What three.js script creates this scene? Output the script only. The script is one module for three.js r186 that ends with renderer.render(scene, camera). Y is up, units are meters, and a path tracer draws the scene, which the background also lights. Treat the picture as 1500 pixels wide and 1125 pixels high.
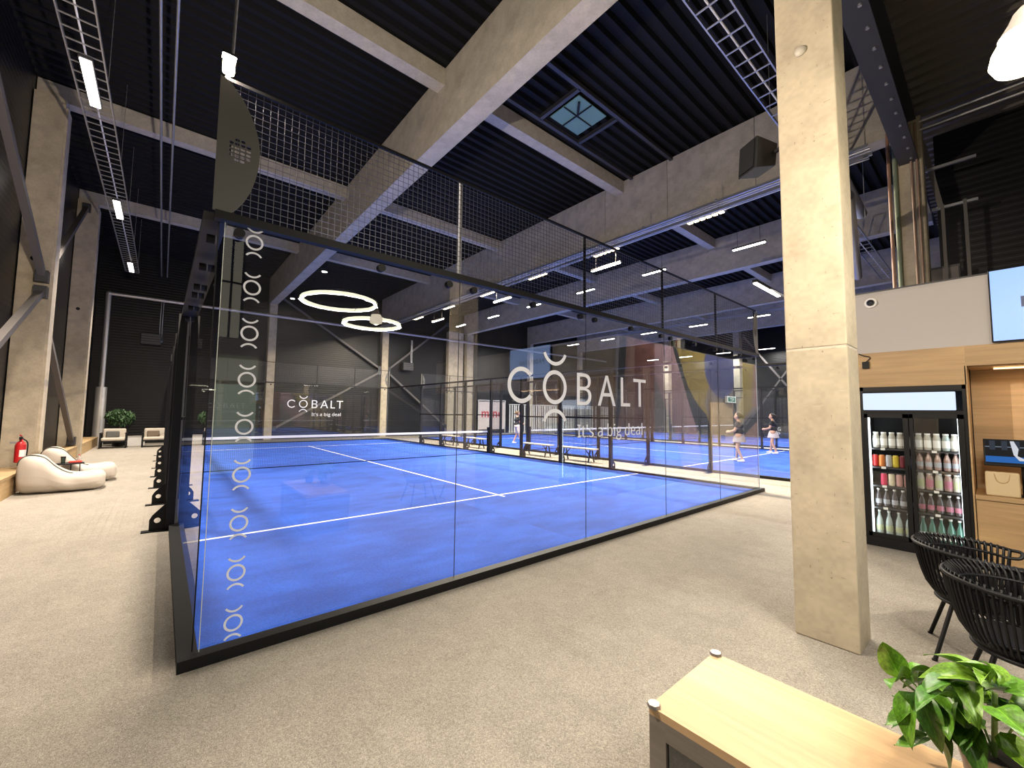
import * as THREE from 'three';
import { RectAreaLightUniformsLib } from 'three/addons/lights/RectAreaLightUniformsLib.js';
import { mergeGeometries } from 'three/addons/utils/BufferGeometryUtils.js';
import { RoundedBoxGeometry } from 'three/addons/geometries/RoundedBoxGeometry.js';
import { MarchingCubes } from 'three/addons/objects/MarchingCubes.js';
import { FontLoader } from 'three/addons/loaders/FontLoader.js';
import { TextGeometry } from 'three/addons/geometries/TextGeometry.js';

// ---------------------------------------------------------------- camera, exposure
const renderer = new THREE.WebGLRenderer({ antialias: true });
renderer.toneMapping = THREE.LinearToneMapping;
renderer.toneMappingExposure = 1.17;
renderer.shadowMap.enabled = true;
RectAreaLightUniformsLib.init();
const scene = new THREE.Scene();
scene.background = new THREE.Color(0x000000);
const camera = new THREE.PerspectiveCamera(85.97, 1500 / 1125, 0.05, 200);
camera.rotation.order = 'YXZ';
camera.position.set(-0.2705, 1.6632, 3.5575);
camera.rotation.set(0.0689, -0.7029, 0.0119);

// light levels (radiance of the lamp faces)
const LED_COURT = 950, LED_WARM = 1180, LED_AISLE = 310, RING = 78, GLOBE = 9, CORNER = 84;
const COOL = [1.0, 0.97, 0.92], WARM = [1.0, 0.83, 0.62], NEUTRAL = [1.0, 0.93, 0.84];

// ---------------------------------------------------------------- helpers
let seed = 20240611;
const rnd = () => { seed = (seed * 1664525 + 1013904223) >>> 0; return seed / 4294967296; };
const rr = (a, b) => a + (b - a) * rnd();
const taken = new Map();
function numbered(n) { const k = taken.get(n) || 0; taken.set(n, k + 1); return k ? `${n}_${String(k).padStart(3, '0')}` : n; }
const lin = (r, g, b) => new THREE.Color().setRGB(r, g, b);
const V = (x, y, z) => new THREE.Vector3(x, y, z);

function hash(x, y, s) { let h = (x * 374761393 + y * 668265263 + s * 982451653) | 0; h = Math.imul(h ^ (h >>> 13), 1274126177); return ((h ^ (h >>> 16)) >>> 0) / 4294967296; }
function vnoise(x, y, per, s) {            // tiling value noise
  const xi = Math.floor(x), yi = Math.floor(y), fx = x - xi, fy = y - yi, m = (a) => ((a % per) + per) % per;
  const u = fx * fx * (3 - 2 * fx), v = fy * fy * (3 - 2 * fy);
  const a = hash(m(xi), m(yi), s), b = hash(m(xi + 1), m(yi), s), c = hash(m(xi), m(yi + 1), s), d = hash(m(xi + 1), m(yi + 1), s);
  return a + (b - a) * u + (c - a) * v + (a - b - c + d) * u * v;
}
function tex(n, fn, srgb, rx = 1, ry = rx) {
  const d = new Uint8Array(n * n * 4);
  for (let y = 0; y < n; y++) for (let x = 0; x < n; x++) {
    const c = fn(x / n, y / n, x, y), i = (y * n + x) * 4;
    d[i] = c[0]; d[i + 1] = c[1]; d[i + 2] = c[2]; d[i + 3] = 255;
  }
  const t = new THREE.DataTexture(d, n, n); t.wrapS = t.wrapT = THREE.RepeatWrapping; t.magFilter = THREE.LinearFilter; t.minFilter = THREE.LinearFilter;
  if (srgb) t.colorSpace = THREE.SRGBColorSpace;
  t.repeat.set(rx, ry); t.needsUpdate = true; return t;
}
const cl = (v) => Math.max(0, Math.min(255, v));
const g3 = (v) => { v = cl(v); return [v, v, v]; };

// ---------------------------------------------------------------- textures
const T = {};
T.carpet = tex(1024, (u, v, x, y) => {
  const f = hash(x, y, 1) * 0.55 + vnoise(u * 512, v * 512, 512, 2) * 0.6 + vnoise(u * 200, v * 200, 200, 3) * 0.35, c = vnoise(u * 6, v * 6, 6, 4) * 0.5 + vnoise(u * 17, v * 17, 17, 5) * 0.5;
  const k = 0.72 + (f - 0.75) * 0.34 + (c - 0.5) * 0.07;
  return [cl(255 * k), cl(249 * k), cl(237 * k)];
}, true, 1 / 1.6);
T.carpetBump = tex(512, (u, v, x, y) => g3(255 * (0.5 * hash(x, y, 8) + 0.5 * vnoise(u * 200, v * 200, 200, 9))), false, 1 / 0.8);
T.concrete = tex(1024, (u, v, x, y) => {
  let k = 0.80 + (vnoise(u * 4, v * 4, 4, 11) - 0.5) * 0.10 + (vnoise(u * 13, v * 13, 13, 12) - 0.5) * 0.08 + (vnoise(u * 60, v * 60, 60, 13) - 0.5) * 0.05 + (hash(x, y, 14) - 0.5) * 0.03;
  const p = vnoise(u * 90, v * 90, 90, 15); if (p > 0.95) k -= 0.25 * (p - 0.95) / 0.05;
  return [cl(255 * k), cl(248 * k), cl(233 * k)];
}, true, 1 / 1.7);
T.concreteBump = tex(512, (u, v, x, y) => { const p = vnoise(u * 45, v * 45, 45, 15); return g3(160 + 40 * (vnoise(u * 20, v * 20, 20, 16) - 0.5) - (p > 0.93 ? 120 : 0)); }, false, 1 / 1.7);
T.turf = tex(1024, (u, v, x, y) => {
  const f = hash(x, y, 21) * 0.4 + vnoise(u * 300, v * 300, 300, 22) * 0.6, c = vnoise(u * 5, v * 9, 45, 23) * 0.6 + vnoise(u * 16, v * 30, 480, 24) * 0.4;
  const k = 0.80 + (f - 0.5) * 0.16 + (c - 0.5) * 0.22;
  return [cl(255 * (k + (c - 0.5) * 0.12)), cl(255 * (k + (c - 0.5) * 0.03)), cl(255 * Math.min(1, k + 0.06))];
}, true, 1 / 4);
T.turfBump = tex(512, (u, v, x, y) => g3(255 * hash(x, y, 25)), false, 1 / 1);
T.wood = tex(512, (u, v, x, y) => {
  const w = vnoise(u * 3, v * 40, 120, 31) * 0.5 + vnoise(u * 6, v * 120, 720, 32) * 0.3 + hash(x >> 3, y, 33) * 0.2, b = vnoise(u * 2, v * 7, 14, 34);
  const k = 0.86 + (w - 0.5) * 0.13 + (b - 0.5) * 0.10;
  return [cl(255 * k), cl(250 * (k - 0.01)), cl(240 * (k - 0.02))];
}, true, 1);
T.rib = tex(64, (u, v) => g3(127 + 127 * Math.max(-1, Math.min(1, 2.2 * Math.sin(v * Math.PI * 2)))), false, 1 / 0.13);
T.fabric = tex(256, (u, v, x, y) => g3(215 + 40 * (hash(x, y, 41) - 0.5) + 16 * Math.sin(x * Math.PI / 2) + 16 * Math.sin(y * Math.PI / 2)), true, 1 / 0.25);
T.leaf = tex(256, (u, v) => {
  const side = Math.abs(v - 0.5), vein = Math.abs(((u - side * 0.55) * 9) % 1 - 0.5) < 0.06 ? 1 : 0, mid = side < 0.018 ? 1 : 0;
  const b = vnoise(u * 9, v * 9, 9, 51) * 0.5 + vnoise(u * 24, v * 24, 24, 52) * 0.5, k = 0.78 + (b - 0.5) * 0.45 + vein * 0.10 + mid * 0.25;
  return [cl(235 * k), cl(255 * k), cl(190 * k)];
}, true, 1);
T.leafSilver = tex(256, (u, v) => {
  const side = Math.abs(v - 0.5), vein = Math.abs(((u - side * 0.5) * 7) % 1 - 0.5), b = vnoise(u * 20, v * 20, 20, 55);
  const s = vein + (b - 0.5) * 0.5 > 0.27 ? 1 : 0;
  return s ? [170, 205, 185] : [28, 66, 50];
}, true, 1);

// ---------------------------------------------------------------- materials
const std = (c, rough = 0.6, o = {}) => new THREE.MeshStandardMaterial({ color: Array.isArray(c) ? lin(...c) : c, roughness: rough, ...o });
const phy = (c, rough, o = {}) => new THREE.MeshPhysicalMaterial({ color: Array.isArray(c) ? lin(...c) : c, roughness: rough, ...o });
const glow = (c, k) => new THREE.MeshStandardMaterial({ color: 0x000000, roughness: 0.6, emissive: lin(...c), emissiveIntensity: k });
const M = {
  carpet: std([0.60, 0.575, 0.545], 0.97, { map: T.carpet, bumpMap: T.carpetBump, bumpScale: 0.003 }),
  concrete: std([0.70, 0.64, 0.54], 0.85, { map: T.concrete, bumpMap: T.concreteBump, bumpScale: 0.0015 }),
  concreteGrey: std([0.72, 0.70, 0.66], 0.88, { map: T.concrete, bumpMap: T.concreteBump, bumpScale: 0.0015 }),
  turf: std([0.022, 0.145, 0.76], 0.93, { map: T.turf, bumpMap: T.turfBump, bumpScale: 0.004 }),
  line: std([0.86, 0.87, 0.90], 0.85),
  black: phy([0.006, 0.006, 0.007], 0.55, { specularIntensity: 0.55 }),
  blackSatin: phy([0.008, 0.008, 0.009], 0.4, { specularIntensity: 0.6 }),
  wire: std([0.14, 0.14, 0.15], 0.42, { metalness: 0.8 }),
  plate: std([0.10, 0.097, 0.09], 0.5, { metalness: 0.2 }),
  wall: phy([0.0085, 0.0085, 0.0095], 0.38, { bumpMap: T.rib, bumpScale: 0.0022, specularIntensity: 0.55 }),
  deck: phy([0.007, 0.007, 0.008], 0.7, { specularIntensity: 0.4 }),
  steelDark: std([0.035, 0.035, 0.04], 0.45),
  galv: std([0.48, 0.49, 0.52], 0.38, { metalness: 0.85 }),
  brace: std([0.11, 0.10, 0.095], 0.5),
  pipe: std([0.60, 0.58, 0.55], 0.4, { metalness: 0.6 }),
  glass: phy([0.95, 0.97, 0.965], 0.0, { transmission: 1, thickness: 0, ior: 1.78, side: THREE.DoubleSide }),
  glassEdge: phy([0.74, 0.80, 0.74], 0.2, {}),
  print: phy([0.93, 0.94, 0.95], 1.0, { transmission: 0.45, thickness: 0, side: THREE.DoubleSide }),
  wood: std([0.84, 0.60, 0.36], 0.5, { map: T.wood }),
  woodPale: std([0.66, 0.46, 0.25], 0.55, { map: T.wood }),
  plywood: std([0.62, 0.45, 0.25], 0.6, { map: T.wood }),
  panelWhite: std([0.48, 0.445, 0.42], 0.7),
  greyFrame: std([0.30, 0.28, 0.27], 0.55, { map: T.wood }),
  darkGlass: phy([0.02, 0.022, 0.03], 0.08, { clearcoat: 1 }),
  white: std([0.80, 0.79, 0.77], 0.6),
  cream: std([0.74, 0.66, 0.55], 0.92, { map: T.fabric }),
  bean: std([0.74, 0.66, 0.57], 0.95, { map: T.fabric }),
  greyFabric: std([0.13, 0.13, 0.12], 0.95, { map: T.fabric }),
  red: std([0.50, 0.018, 0.022], 0.35),
  redCloth: std([0.60, 0.07, 0.06], 0.9),
  chair: phy([0.007, 0.007, 0.008], 0.5, { specularIntensity: 0.5 }),
  pot: std([0.42, 0.38, 0.36], 0.55),
  soil: std([0.035, 0.027, 0.02], 0.98),
  leafA: phy([0.20, 0.42, 0.055], 0.38, { map: T.leaf, side: THREE.DoubleSide, transmission: 0.0 }),
  leafB: phy([0.11, 0.27, 0.05], 0.36, { map: T.leaf, side: THREE.DoubleSide }),
  leafC: phy([0.32, 0.52, 0.08], 0.4, { map: T.leaf, side: THREE.DoubleSide }),
  leafS: phy([0.8, 0.9, 0.85], 0.4, { map: T.leafSilver, side: THREE.DoubleSide }),
  stem: std([0.30, 0.42, 0.14], 0.5),
  treeLeaf: std([0.045, 0.10, 0.035], 0.6, { side: THREE.DoubleSide }),
  bark: std([0.10, 0.07, 0.045], 0.9),
  ledCool: glow(COOL, 22), ledWarm: glow([1, 0.76, 0.44], 9), ledNeutral: glow(NEUTRAL, 9),
  ring: glow([1, 0.97, 0.72], 11), globe: glow([1, 0.88, 0.66], 6),
  skyPane: phy([0.14, 0.27, 0.21], 0.4),
  kraft: std([0.60, 0.47, 0.28], 0.8),
};

// ---------------------------------------------------------------- geometry helpers
function bx(w, h, d, x = 0, y = 0, z = 0) {       // box centred at x,y,z with uv in metres
  const g = new THREE.BoxGeometry(w, h, d), uv = g.attributes.uv, s = [[d, h], [d, h], [w, d], [w, d], [w, h], [w, h]];
  for (let i = 0; i < 24; i++) { const k = s[Math.floor(i / 4)]; uv.setXY(i, uv.getX(i) * k[0], uv.getY(i) * k[1]); }
  g.translate(x, y, z); return g;
}
const bb = (x0, x1, y0, y1, z0, z1) => bx(x1 - x0, y1 - y0, z1 - z0, (x0 + x1) / 2, (y0 + y1) / 2, (z0 + z1) / 2);
function rb(w, h, d, r, x = 0, y = 0, z = 0, seg = 2) { const g = new RoundedBoxGeometry(w, h, d, seg, r); g.translate(x, y, z); return g; }
const cyl = (r, h, x = 0, y = 0, z = 0, n = 16, r2 = r) => { const g = new THREE.CylinderGeometry(r2, r, h, n); g.translate(x, y, z); return g; };
function bar(a, b, w, h = w) {                    // square bar from a to b
  const d = b.clone().sub(a), L = d.length(), g = bx(w, h, L), m = new THREE.Matrix4();
  m.lookAt(b, a, Math.abs(d.y) > 0.99 * L ? V(1, 0, 0) : V(0, 1, 0)); g.applyMatrix4(m);
  const c = a.clone().add(b).multiplyScalar(0.5); g.translate(c.x, c.y, c.z); return g;
}
function tube(pts, r, seg = 12, rad = 6, closed = false) { return new THREE.TubeGeometry(new THREE.CatmullRomCurve3(pts, closed, 'catmullrom', 0.5), seg, r, rad, closed); }
function rod(a, b, r, n = 8) { return new THREE.TubeGeometry(new THREE.LineCurve3(a, b), 1, r, n, false); }
const mg = (l) => l.length === 1 ? l[0] : mergeGeometries(l.map((g) => { const k = g.index ? g.toNonIndexed() : g; for (const n of Object.keys(k.attributes)) if (!['position', 'normal', 'uv'].includes(n)) k.deleteAttribute(n); return k; }));
function part(name, geo, mat, parent) { const m = new THREE.Mesh(Array.isArray(geo) ? mg(geo) : geo, mat); m.name = name; m.castShadow = m.receiveShadow = true; parent.add(m); return m; }
function thing(name, label, category, pos = [0, 0, 0], turn = 0, group) {
  const o = new THREE.Group(); o.name = numbered(name); o.position.set(...pos); o.rotation.y = turn;
  o.userData = { label, category }; if (group) o.userData.group = group; scene.add(o); return o;
}
function single(name, label, category, geo, mat, group) {
  const m = part(numbered(name), geo, mat, scene); m.userData = { label, category }; if (group) m.userData.group = group; return m;
}
function dup(o, pos, turn, label, group) {
  const c = o.clone(); c.name = numbered(o.name.replace(/_\d{3}$/, '')); c.position.set(...pos); if (turn !== undefined) c.rotation.y = turn;
  c.userData = { ...o.userData }; if (label) c.userData.label = label; if (group) c.userData.group = group; scene.add(c); return c;
}
function struct(name, geo, mat) { const m = part(name, geo, mat, scene); m.userData.kind = 'structure'; return m; }
function structGroup(name) { const o = new THREE.Group(); o.name = name; o.userData.kind = 'structure'; scene.add(o); return o; }
function rectLight(parent, w, h, c, L, pos, look) {    // look: direction it shines to
  const l = new THREE.RectAreaLight(lin(...c), L, w, h); l.position.set(...pos); parent.add(l);
  l.lookAt(V(...pos).add(V(...look)).applyMatrix4(parent.matrixWorld)); return l;
}

// ================================================================ SETTING
const XL = -3.2, XR = 36.9, ZB = -23.3, ZR = 9.2, YC = 9.22;
struct('floor', bb(XL - 0.3, XR + 0.3, -0.25, -0.03, ZB - 0.3, ZR + 0.3), M.carpet);
struct('wall_left', bb(XL - 0.3, -2.86, -0.03, 10, ZB - 0.3, ZR + 0.3), M.wall);
struct('wall_back', bb(XL, XR, -0.03, 10, ZB - 0.3, ZB), M.wall);
struct('wall_right', bb(XR, XR + 0.3, -0.03, 10, ZB - 0.3, ZR + 0.3), M.wall);
struct('wall_rear', bb(XL, XR, -0.03, 10, ZR, ZR + 0.3), std([0.10, 0.095, 0.09], 0.7));
// corrugated roof deck: trapezoid ribs running along x between the beams
function deckGeo(x0, x1, z0, z1, y, pitch, along = 'x') {
  const n = Math.round((along === 'x' ? z1 - z0 : x1 - x0) / pitch), pts = [], h = 0.11;
  for (let i = 0; i < n; i++) for (const [f, k] of [[0, 0], [0.38, 0], [0.5, 1], [0.88, 1]]) pts.push([(i + f) * pitch, k * h]);
  pts.push([n * pitch, 0]);
  const pos = [], idx = [];
  for (const [t, k] of pts) for (const e of [0, 1]) along === 'x' ? pos.push(e ? x1 : x0, y + k, z0 + t) : pos.push(x0 + t, y + k, e ? z1 : z0);
  for (let i = 0; i < pts.length - 1; i++) { const a = i * 2; along === 'x' ? idx.push(a, a + 1, a + 2, a + 1, a + 3, a + 2) : idx.push(a, a + 2, a + 1, a + 1, a + 2, a + 3); }
  let g = new THREE.BufferGeometry(); g.setAttribute('position', new THREE.Float32BufferAttribute(pos, 3)); g.setIndex(idx); g = g.toNonIndexed(); g.computeVertexNormals();
  g.setAttribute('uv', new THREE.Float32BufferAttribute(new Float32Array(g.attributes.position.count * 2), 2));
  return g;
}
{
  const c = structGroup('ceiling');
  part('roof_slab', bb(XL - 0.3, XR + 0.3, YC + 0.13, YC + 0.4, ZB - 0.3, ZR + 0.3), M.deck, c);
  const zs = [ZB, -17.2, -10.85, -4.5, 2.56];
  for (let i = 0; i < 4; i++) part('deck_sheet', deckGeo(XL, XR, zs[i], zs[i + 1], YC, 0.29), M.deck, c);
  const c2 = structGroup('ceiling_cafe');
  part('deck_sheet', deckGeo(XL, XR, 2.56, ZR, 7.75, 0.30, 'z'), std([0.085, 0.07, 0.055], 0.6), c2);
  part('bulkhead', bb(XL, XR, 7.75, YC, 2.52, 2.56), M.deck, c2);
}

// ---------------------------------------------------------------- precast frame
const GX = [4.3, 11.0, 17.7, 24.4, 31.1], BZ = [-4.15, -10.5, -16.85];
const girderSay = ['over the near court', 'between the near and middle courts', 'over the middle court', 'between the middle and far courts', 'over the far court'];
GX.forEach((x, i) => {
  const b = i === 1 ? 7.4 : 7.7;
  if (i === 1) { const t = thing('concrete_girder', `deep panelled concrete roof girder running ${girderSay[i]}`, 'girder', [0, 0, 0], 0, 'roof girders'); part('core', [bb(x - 0.17, x + 0.17, b + 0.03, YC - 0.03, ZB + 0.05, 2.45)], M.steelDark, t); const zj = [2.5, -0.13, -2.5, -4.75, -7.05, -9.4, -11.7, -14, -16.3, -18.6, -21, ZB + 0.01]; for (let k = 0; k < 11; k++) part('panel', [bb(x - 0.2, x + 0.2, b, YC - 0.003, zj[k + 1] + 0.007, zj[k] - 0.007)], M.concreteGrey, t); return; }
  single('concrete_girder', `deep grey precast concrete roof girder running ${girderSay[i]}`, 'girder', [bb(x - 0.2, x + 0.2, b, YC - 0.003, ZB + 0.01, 2.5)], M.concreteGrey, 'roof girders');
});
const baySay = ['nearest the cafe', 'at the net', 'nearest the sofas'];
BZ.forEach((z, i) => {
  const spans = [[-2.85, 4.1], [4.5, 10.8], [11.2, 17.5], [17.9, 24.2], [24.6, 30.9], [31.3, 36.8]];
  spans.forEach(([a, b], k) => single('concrete_purlin', `slim concrete cross beam ${['beside the side aisle', 'above the near court', 'starting above the benches', 'above the middle court', 'starting past the middle court', 'meeting the end wall'][k]}, beam line ${baySay[i]}`, 'beam', [bb(a + 0.005, b - 0.005, 8.82, YC - 0.003, z - 0.15, z + 0.15)], M.concreteGrey, 'roof cross beams'));
});
function column(x0, x1, y1, z0, z1, label, mat = M.concrete) {
  const g = new THREE.ExtrudeGeometry(new THREE.Shape([[x0 + 0.02, -z0 - 0.0], [x1 - 0.02, -z0], [x1, -z0 - 0.02], [x1, -z1 + 0.02], [x1 - 0.02, -z1], [x0 + 0.02, -z1], [x0, -z1 + 0.02], [x0, -z0 - 0.02]].map((p) => new THREE.Vector2(...p))), { depth: y1 + 0.03, bevelEnabled: false });
  g.rotateX(-Math.PI / 2); g.translate(0, -0.03, 0);
  return single('concrete_column', label, 'column', [g], mat, 'concrete columns');
}
// the foreground column with its sensor dome and formwork joint
{
  const t = thing('concrete_column', 'square pale concrete column standing alone on the carpet by the drinks fridge', 'column', [3.6, -0.03, 2.45]);
  const mk = (y0, y1) => { const g = rb(0.36, y1 - y0, 0.40, 0.012, 0.18, (y0 + y1) / 2, 0.2); const p = g.attributes.position, nn = g.attributes.normal, uv = g.attributes.uv; for (let i = 0; i < p.count; i++) uv.setXY(i, (Math.abs(nn.getX(i)) > 0.7 ? p.getZ(i) : p.getX(i)) + 0.3, p.getY(i)); return g; };
  part('shaft', mk(0, 2.222), M.concrete, t); part('shaft', mk(2.228, 7.9), M.concrete, t);
  part('joint', bb(0.004, 0.356, 2.2, 2.25, 0.004, 0.396), M.concreteGrey, t);
  const d = new THREE.SphereGeometry(0.042, 20, 12); d.scale(0.7, 1, 1.0); d.translate(-0.005, 4.70, 0.18);
  part('sensor_dome', d, std([0.45, 0.41, 0.34], 0.5), t);
}
[-10.4, -16.75].forEach((z, i) => {
  const t = thing('concrete_column', i ? 'tall concrete wall column farther along the ribbed wall near the sofas' : 'tall concrete wall column with steel brace brackets beside the bean bags', 'column', [0, 0, 0], 0, 'concrete columns');
  part('shaft', [bx(0.50, 8.83, 0.5, -2.59, 4.385, z), bx(0.04, 8.65, 0.42, -2.32, 4.295, z)], M.concrete, t);
  part('socket', cyl(0.05, 0.02, 0, 0, 0, 16).rotateX(Math.PI / 2).translate(-2.62, i ? 5.0 : 4.95, z + 0.25), M.black, t);
});
column(4.1, 4.5, 7.75, ZB + 0.0, ZB + 0.4, 'concrete column on the back wall under the first roof girder');
column(10.75, 11.2, 7.45, ZB, ZB + 0.4, 'concrete column on the back wall where four steel braces meet');
column(15.9, 17.2, 7.69, ZB, ZB + 0.4, 'broad brownish concrete pier on the back wall');
column(17.55, 18.15, 7.69, ZB, ZB + 0.4, 'narrow pale concrete column next to the broad pier');
column(24.2, 24.6, 7.69, ZB, ZB + 0.4, 'slim concrete column behind the white slat screen');
column(30.9, 31.3, 7.69, ZB, ZB + 0.4, 'slim concrete column at the far end of the slat screen');
[-4.15, -10.5, -16.85].forEach((z, i) => column(36.3, 36.9, 8.8, z - 0.25, z + 0.25, `concrete column on the far end wall, ${['opposite the service line', 'opposite the net', 'nearest the slat screen'][i]}`));
column(10.8, 11.2, 7.6, 2.42, 2.82, 'concrete column with pipes on the mezzanine above the cafe');

// steel braces on the side and back walls
function brace(a, b, label, group) {
  const t = thing('steel_brace', label, 'brace', [0, 0, 0], 0, group);
  part('tube', [bar(a, b, 0.12)], M.brace, t);
  for (const p of [a, b]) part('end_plate', [bx(0.2, 0.26, 0.2, p.x, p.y, p.z)], M.steelDark, t);
}
brace(V(-2.45, 4.55, -10.04), V(-2.75, 8.7, -4.4), 'dark steel brace rising from the bean bag column toward the roof', 'wall braces');
brace(V(-2.45, 4.2, -10.04), V(-2.75, 0.5, -4.4), 'dark steel brace dropping from the bean bag column toward the cafe', 'wall braces');
brace(V(-2.6, 4.55, -10.77), V(-2.6, 8.5, -16.38), 'dark steel brace rising between the two wall columns', 'wall braces');
brace(V(-2.6, 4.3, -10.77), V(-2.5, 0.55, -16.38), 'dark steel brace dropping to the foot of the second wall column', 'wall braces');
brace(V(10.64, 4.5, ZB + 0.25), V(4.62, 8.2, ZB + 0.25), 'steel brace on the back wall rising toward the first girder', 'back wall braces');
brace(V(10.64, 4.2, ZB + 0.25), V(4.62, 0.6, ZB + 0.25), 'steel brace on the back wall falling toward the glass lettering', 'back wall braces');
brace(V(11.31, 4.5, ZB + 0.25), V(15.8, 8.2, ZB + 0.25), 'steel brace on the back wall rising toward the broad pier', 'back wall braces');
brace(V(11.31, 4.2, ZB + 0.25), V(15.78, 0.6, ZB + 0.25), 'steel brace on the back wall falling toward the broad pier', 'back wall braces');
brace(V(36.2, 8.2, -9.9), V(36.2, 0.8, -4.6), 'steel brace on the far end wall behind the players', 'end wall braces');
brace(V(36.2, 0.8, -9.9), V(36.2, 8.2, -4.6), 'second crossing steel brace on the far end wall behind the players', 'end wall braces');

// ================================================================ LAMPS
function ledBar(label, group, x, y, z, len, w, mat, c, L, modules = 1, hang = 0.25, aim = null) {
  const t = thing('led_batten_light', label, 'light', [x, y, z], 0, group);
  part('housing', [bx(w + 0.03, 0.05, len + 0.04, 0, 0.035, 0)], M.steelDark, t);
  const ml = len / modules;
  for (let i = 0; i < modules; i++) part('diffuser', [rb(w, 0.03, ml - (modules > 1 ? 0.05 : 0), 0.012, 0, 0, -len / 2 + ml * (i + 0.5))], mat, t);
  part('hanger', [bx(0.008, hang, 0.008, 0, 0.055 + hang / 2, len * 0.35), bx(0.008, hang, 0.008, 0, 0.055 + hang / 2, -len * 0.35)], M.black, t);
  t.updateMatrixWorld(true);
  if (aim) { const s = new THREE.SpotLight(lin(...c), L, 0, aim[1], 1, 2); s.position.set(0, -0.04, 0); s.target.position.set(aim[0], -7, 0); s.castShadow = true; s.shadow.radius = 10; t.add(s, s.target); return; }
  rectLight(t, w * 0.4, len, c, L / 0.4, [0, -0.02, 0], [0, -1, 0]);
}
[-6.3, -12.2, -18.4].forEach((z, i) => ledBar(`bright LED batten in the wire tray ${['over the aisle past the glass corner', 'above the bean bags', 'nearest the armchairs'][i]}`, 'aisle battens', -1.5, 7.2, z, 1.35, 0.14, M.ledNeutral, [1, 0.87, 0.73], LED_AISLE, 1, 0.02, [0, 0.85]));
for (let k = 0; k < 6; k++) ledBar('double warm LED floodlight on the service rails under the second girder', 'warm floodlights', 10.55, 6.93, -1.3 - 3.24 * k, 1.0, 0.16, M.ledWarm, WARM, LED_WARM, 6);
for (let k = 0; k < 3; k++) ledBar('slim white LED batten hung below the service rails', 'low rail battens', 10.7, 6.5, -4.66 - 5.45 * k, 1.15, 0.07, M.ledCool, COOL, LED_COURT * 0.4, 1, 0.54);
for (let k = 0; k < 6; k++) ledBar('slim white LED batten hung over the edge of the middle court', 'middle court battens', 13.37, 6.9, -1.24 - 3.24 * k, 0.92, 0.09, M.ledCool, COOL, LED_COURT, 1, YC - 6.955);
for (let k = 0; k < 6; k++) ledBar('double LED floodlight in the row between the middle and far courts', 'far rail floodlights', 23.6, 6.9, -1.2 - 3.24 * k, 1.1, 0.16, M.ledNeutral, COOL, LED_COURT, 2);
for (let k = 0; k < 5; k++) ledBar('LED floodlight in the row along the far end wall', 'end wall floodlights', 35.2, 6.8, -4.6 - 3.24 * k, 1.1, 0.18, M.ledNeutral, COOL, LED_COURT * 0.3, 1, YC - 6.855);

// two ring pendants, a bell pendant and track spots hang over the cafe side
function ringLamp(label, x, y, z, r) {
  const t = thing('ring_pendant_light', label, 'light', [x, y, z], 0, 'ring pendants');
  const g = new THREE.TorusGeometry(r, 0.035, 10, 64); g.rotateX(Math.PI / 2); part('light_ring', g, M.ring, t);
  const h = new THREE.TorusGeometry(r, 0.03, 8, 64); h.rotateX(Math.PI / 2); h.translate(0, 0.05, 0); part('ring_body', h, M.black, t);
  for (let k = 0; k < 3; k++) { const a = k * 2.094; part('cable', rod(V(Math.cos(a) * r, 0.05, Math.sin(a) * r), V(0, 1.6, 0), 0.003, 5), M.black, t); }
  part('cable', rod(V(0, 1.6, 0), V(0, 7.7 - y, 0), 0.004, 5), M.black, t);
  t.updateMatrixWorld(true);
  for (let k = 0; k < 12; k++) { const a = k * Math.PI / 6, q = new THREE.RectAreaLight(lin(1, 0.94, 0.84), RING, 0.5176 * r, 0.06); q.position.set(Math.cos(a) * r, -0.038, Math.sin(a) * r); q.rotation.order = 'YXZ'; q.rotation.set(-Math.PI / 2, Math.PI / 2 - a, 0); t.add(q); }
}
ringLamp('larger glowing ring pendant over the cafe floor, mirrored in the court glass', 2.35, 3.85, 5.0, 0.69);
ringLamp('smaller glowing ring pendant over the cafe floor, mirrored in the court glass', 3.03, 3.5, 5.0, 0.56);
{
  const t = thing('bell_pendant_light', 'glowing bell-shaped pendant lamp hanging above the black chairs', 'light', [2.60, 3.355, 3.715]); t.scale.setScalar(0.66);
  const pr = [[0.001, -0.2], [0.09, -0.195], [0.155, -0.16], [0.18, -0.10], [0.165, -0.03], [0.12, 0.06], [0.07, 0.14], [0.045, 0.2]].map((p) => new THREE.Vector2(...p));
  part('opal_glass', new THREE.LatheGeometry(pr, 40), M.globe, t);
  const ps = [[0.050, 0.19], [0.075, 0.145], [0.105, 0.095], [0.128, 0.06], [0.133, 0.06], [0.11, 0.098], [0.08, 0.15], [0.055, 0.21], [0.02, 0.25], [0.001, 0.25]].map((p) => new THREE.Vector2(...p));
  part('shade', new THREE.LatheGeometry(ps, 40), std([0.42, 0.38, 0.33], 0.4, { side: THREE.DoubleSide }), t);
  part('cable', rod(V(0, 0.25, 0), V(0, 6.74, 0), 0.006, 6), M.black, t);
  const l = new THREE.PointLight(lin(1, 0.86, 0.64), GLOBE); l.position.set(0, -0.06, 0); l.castShadow = true; l.shadow.radius = 5; t.add(l);
}
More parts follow.
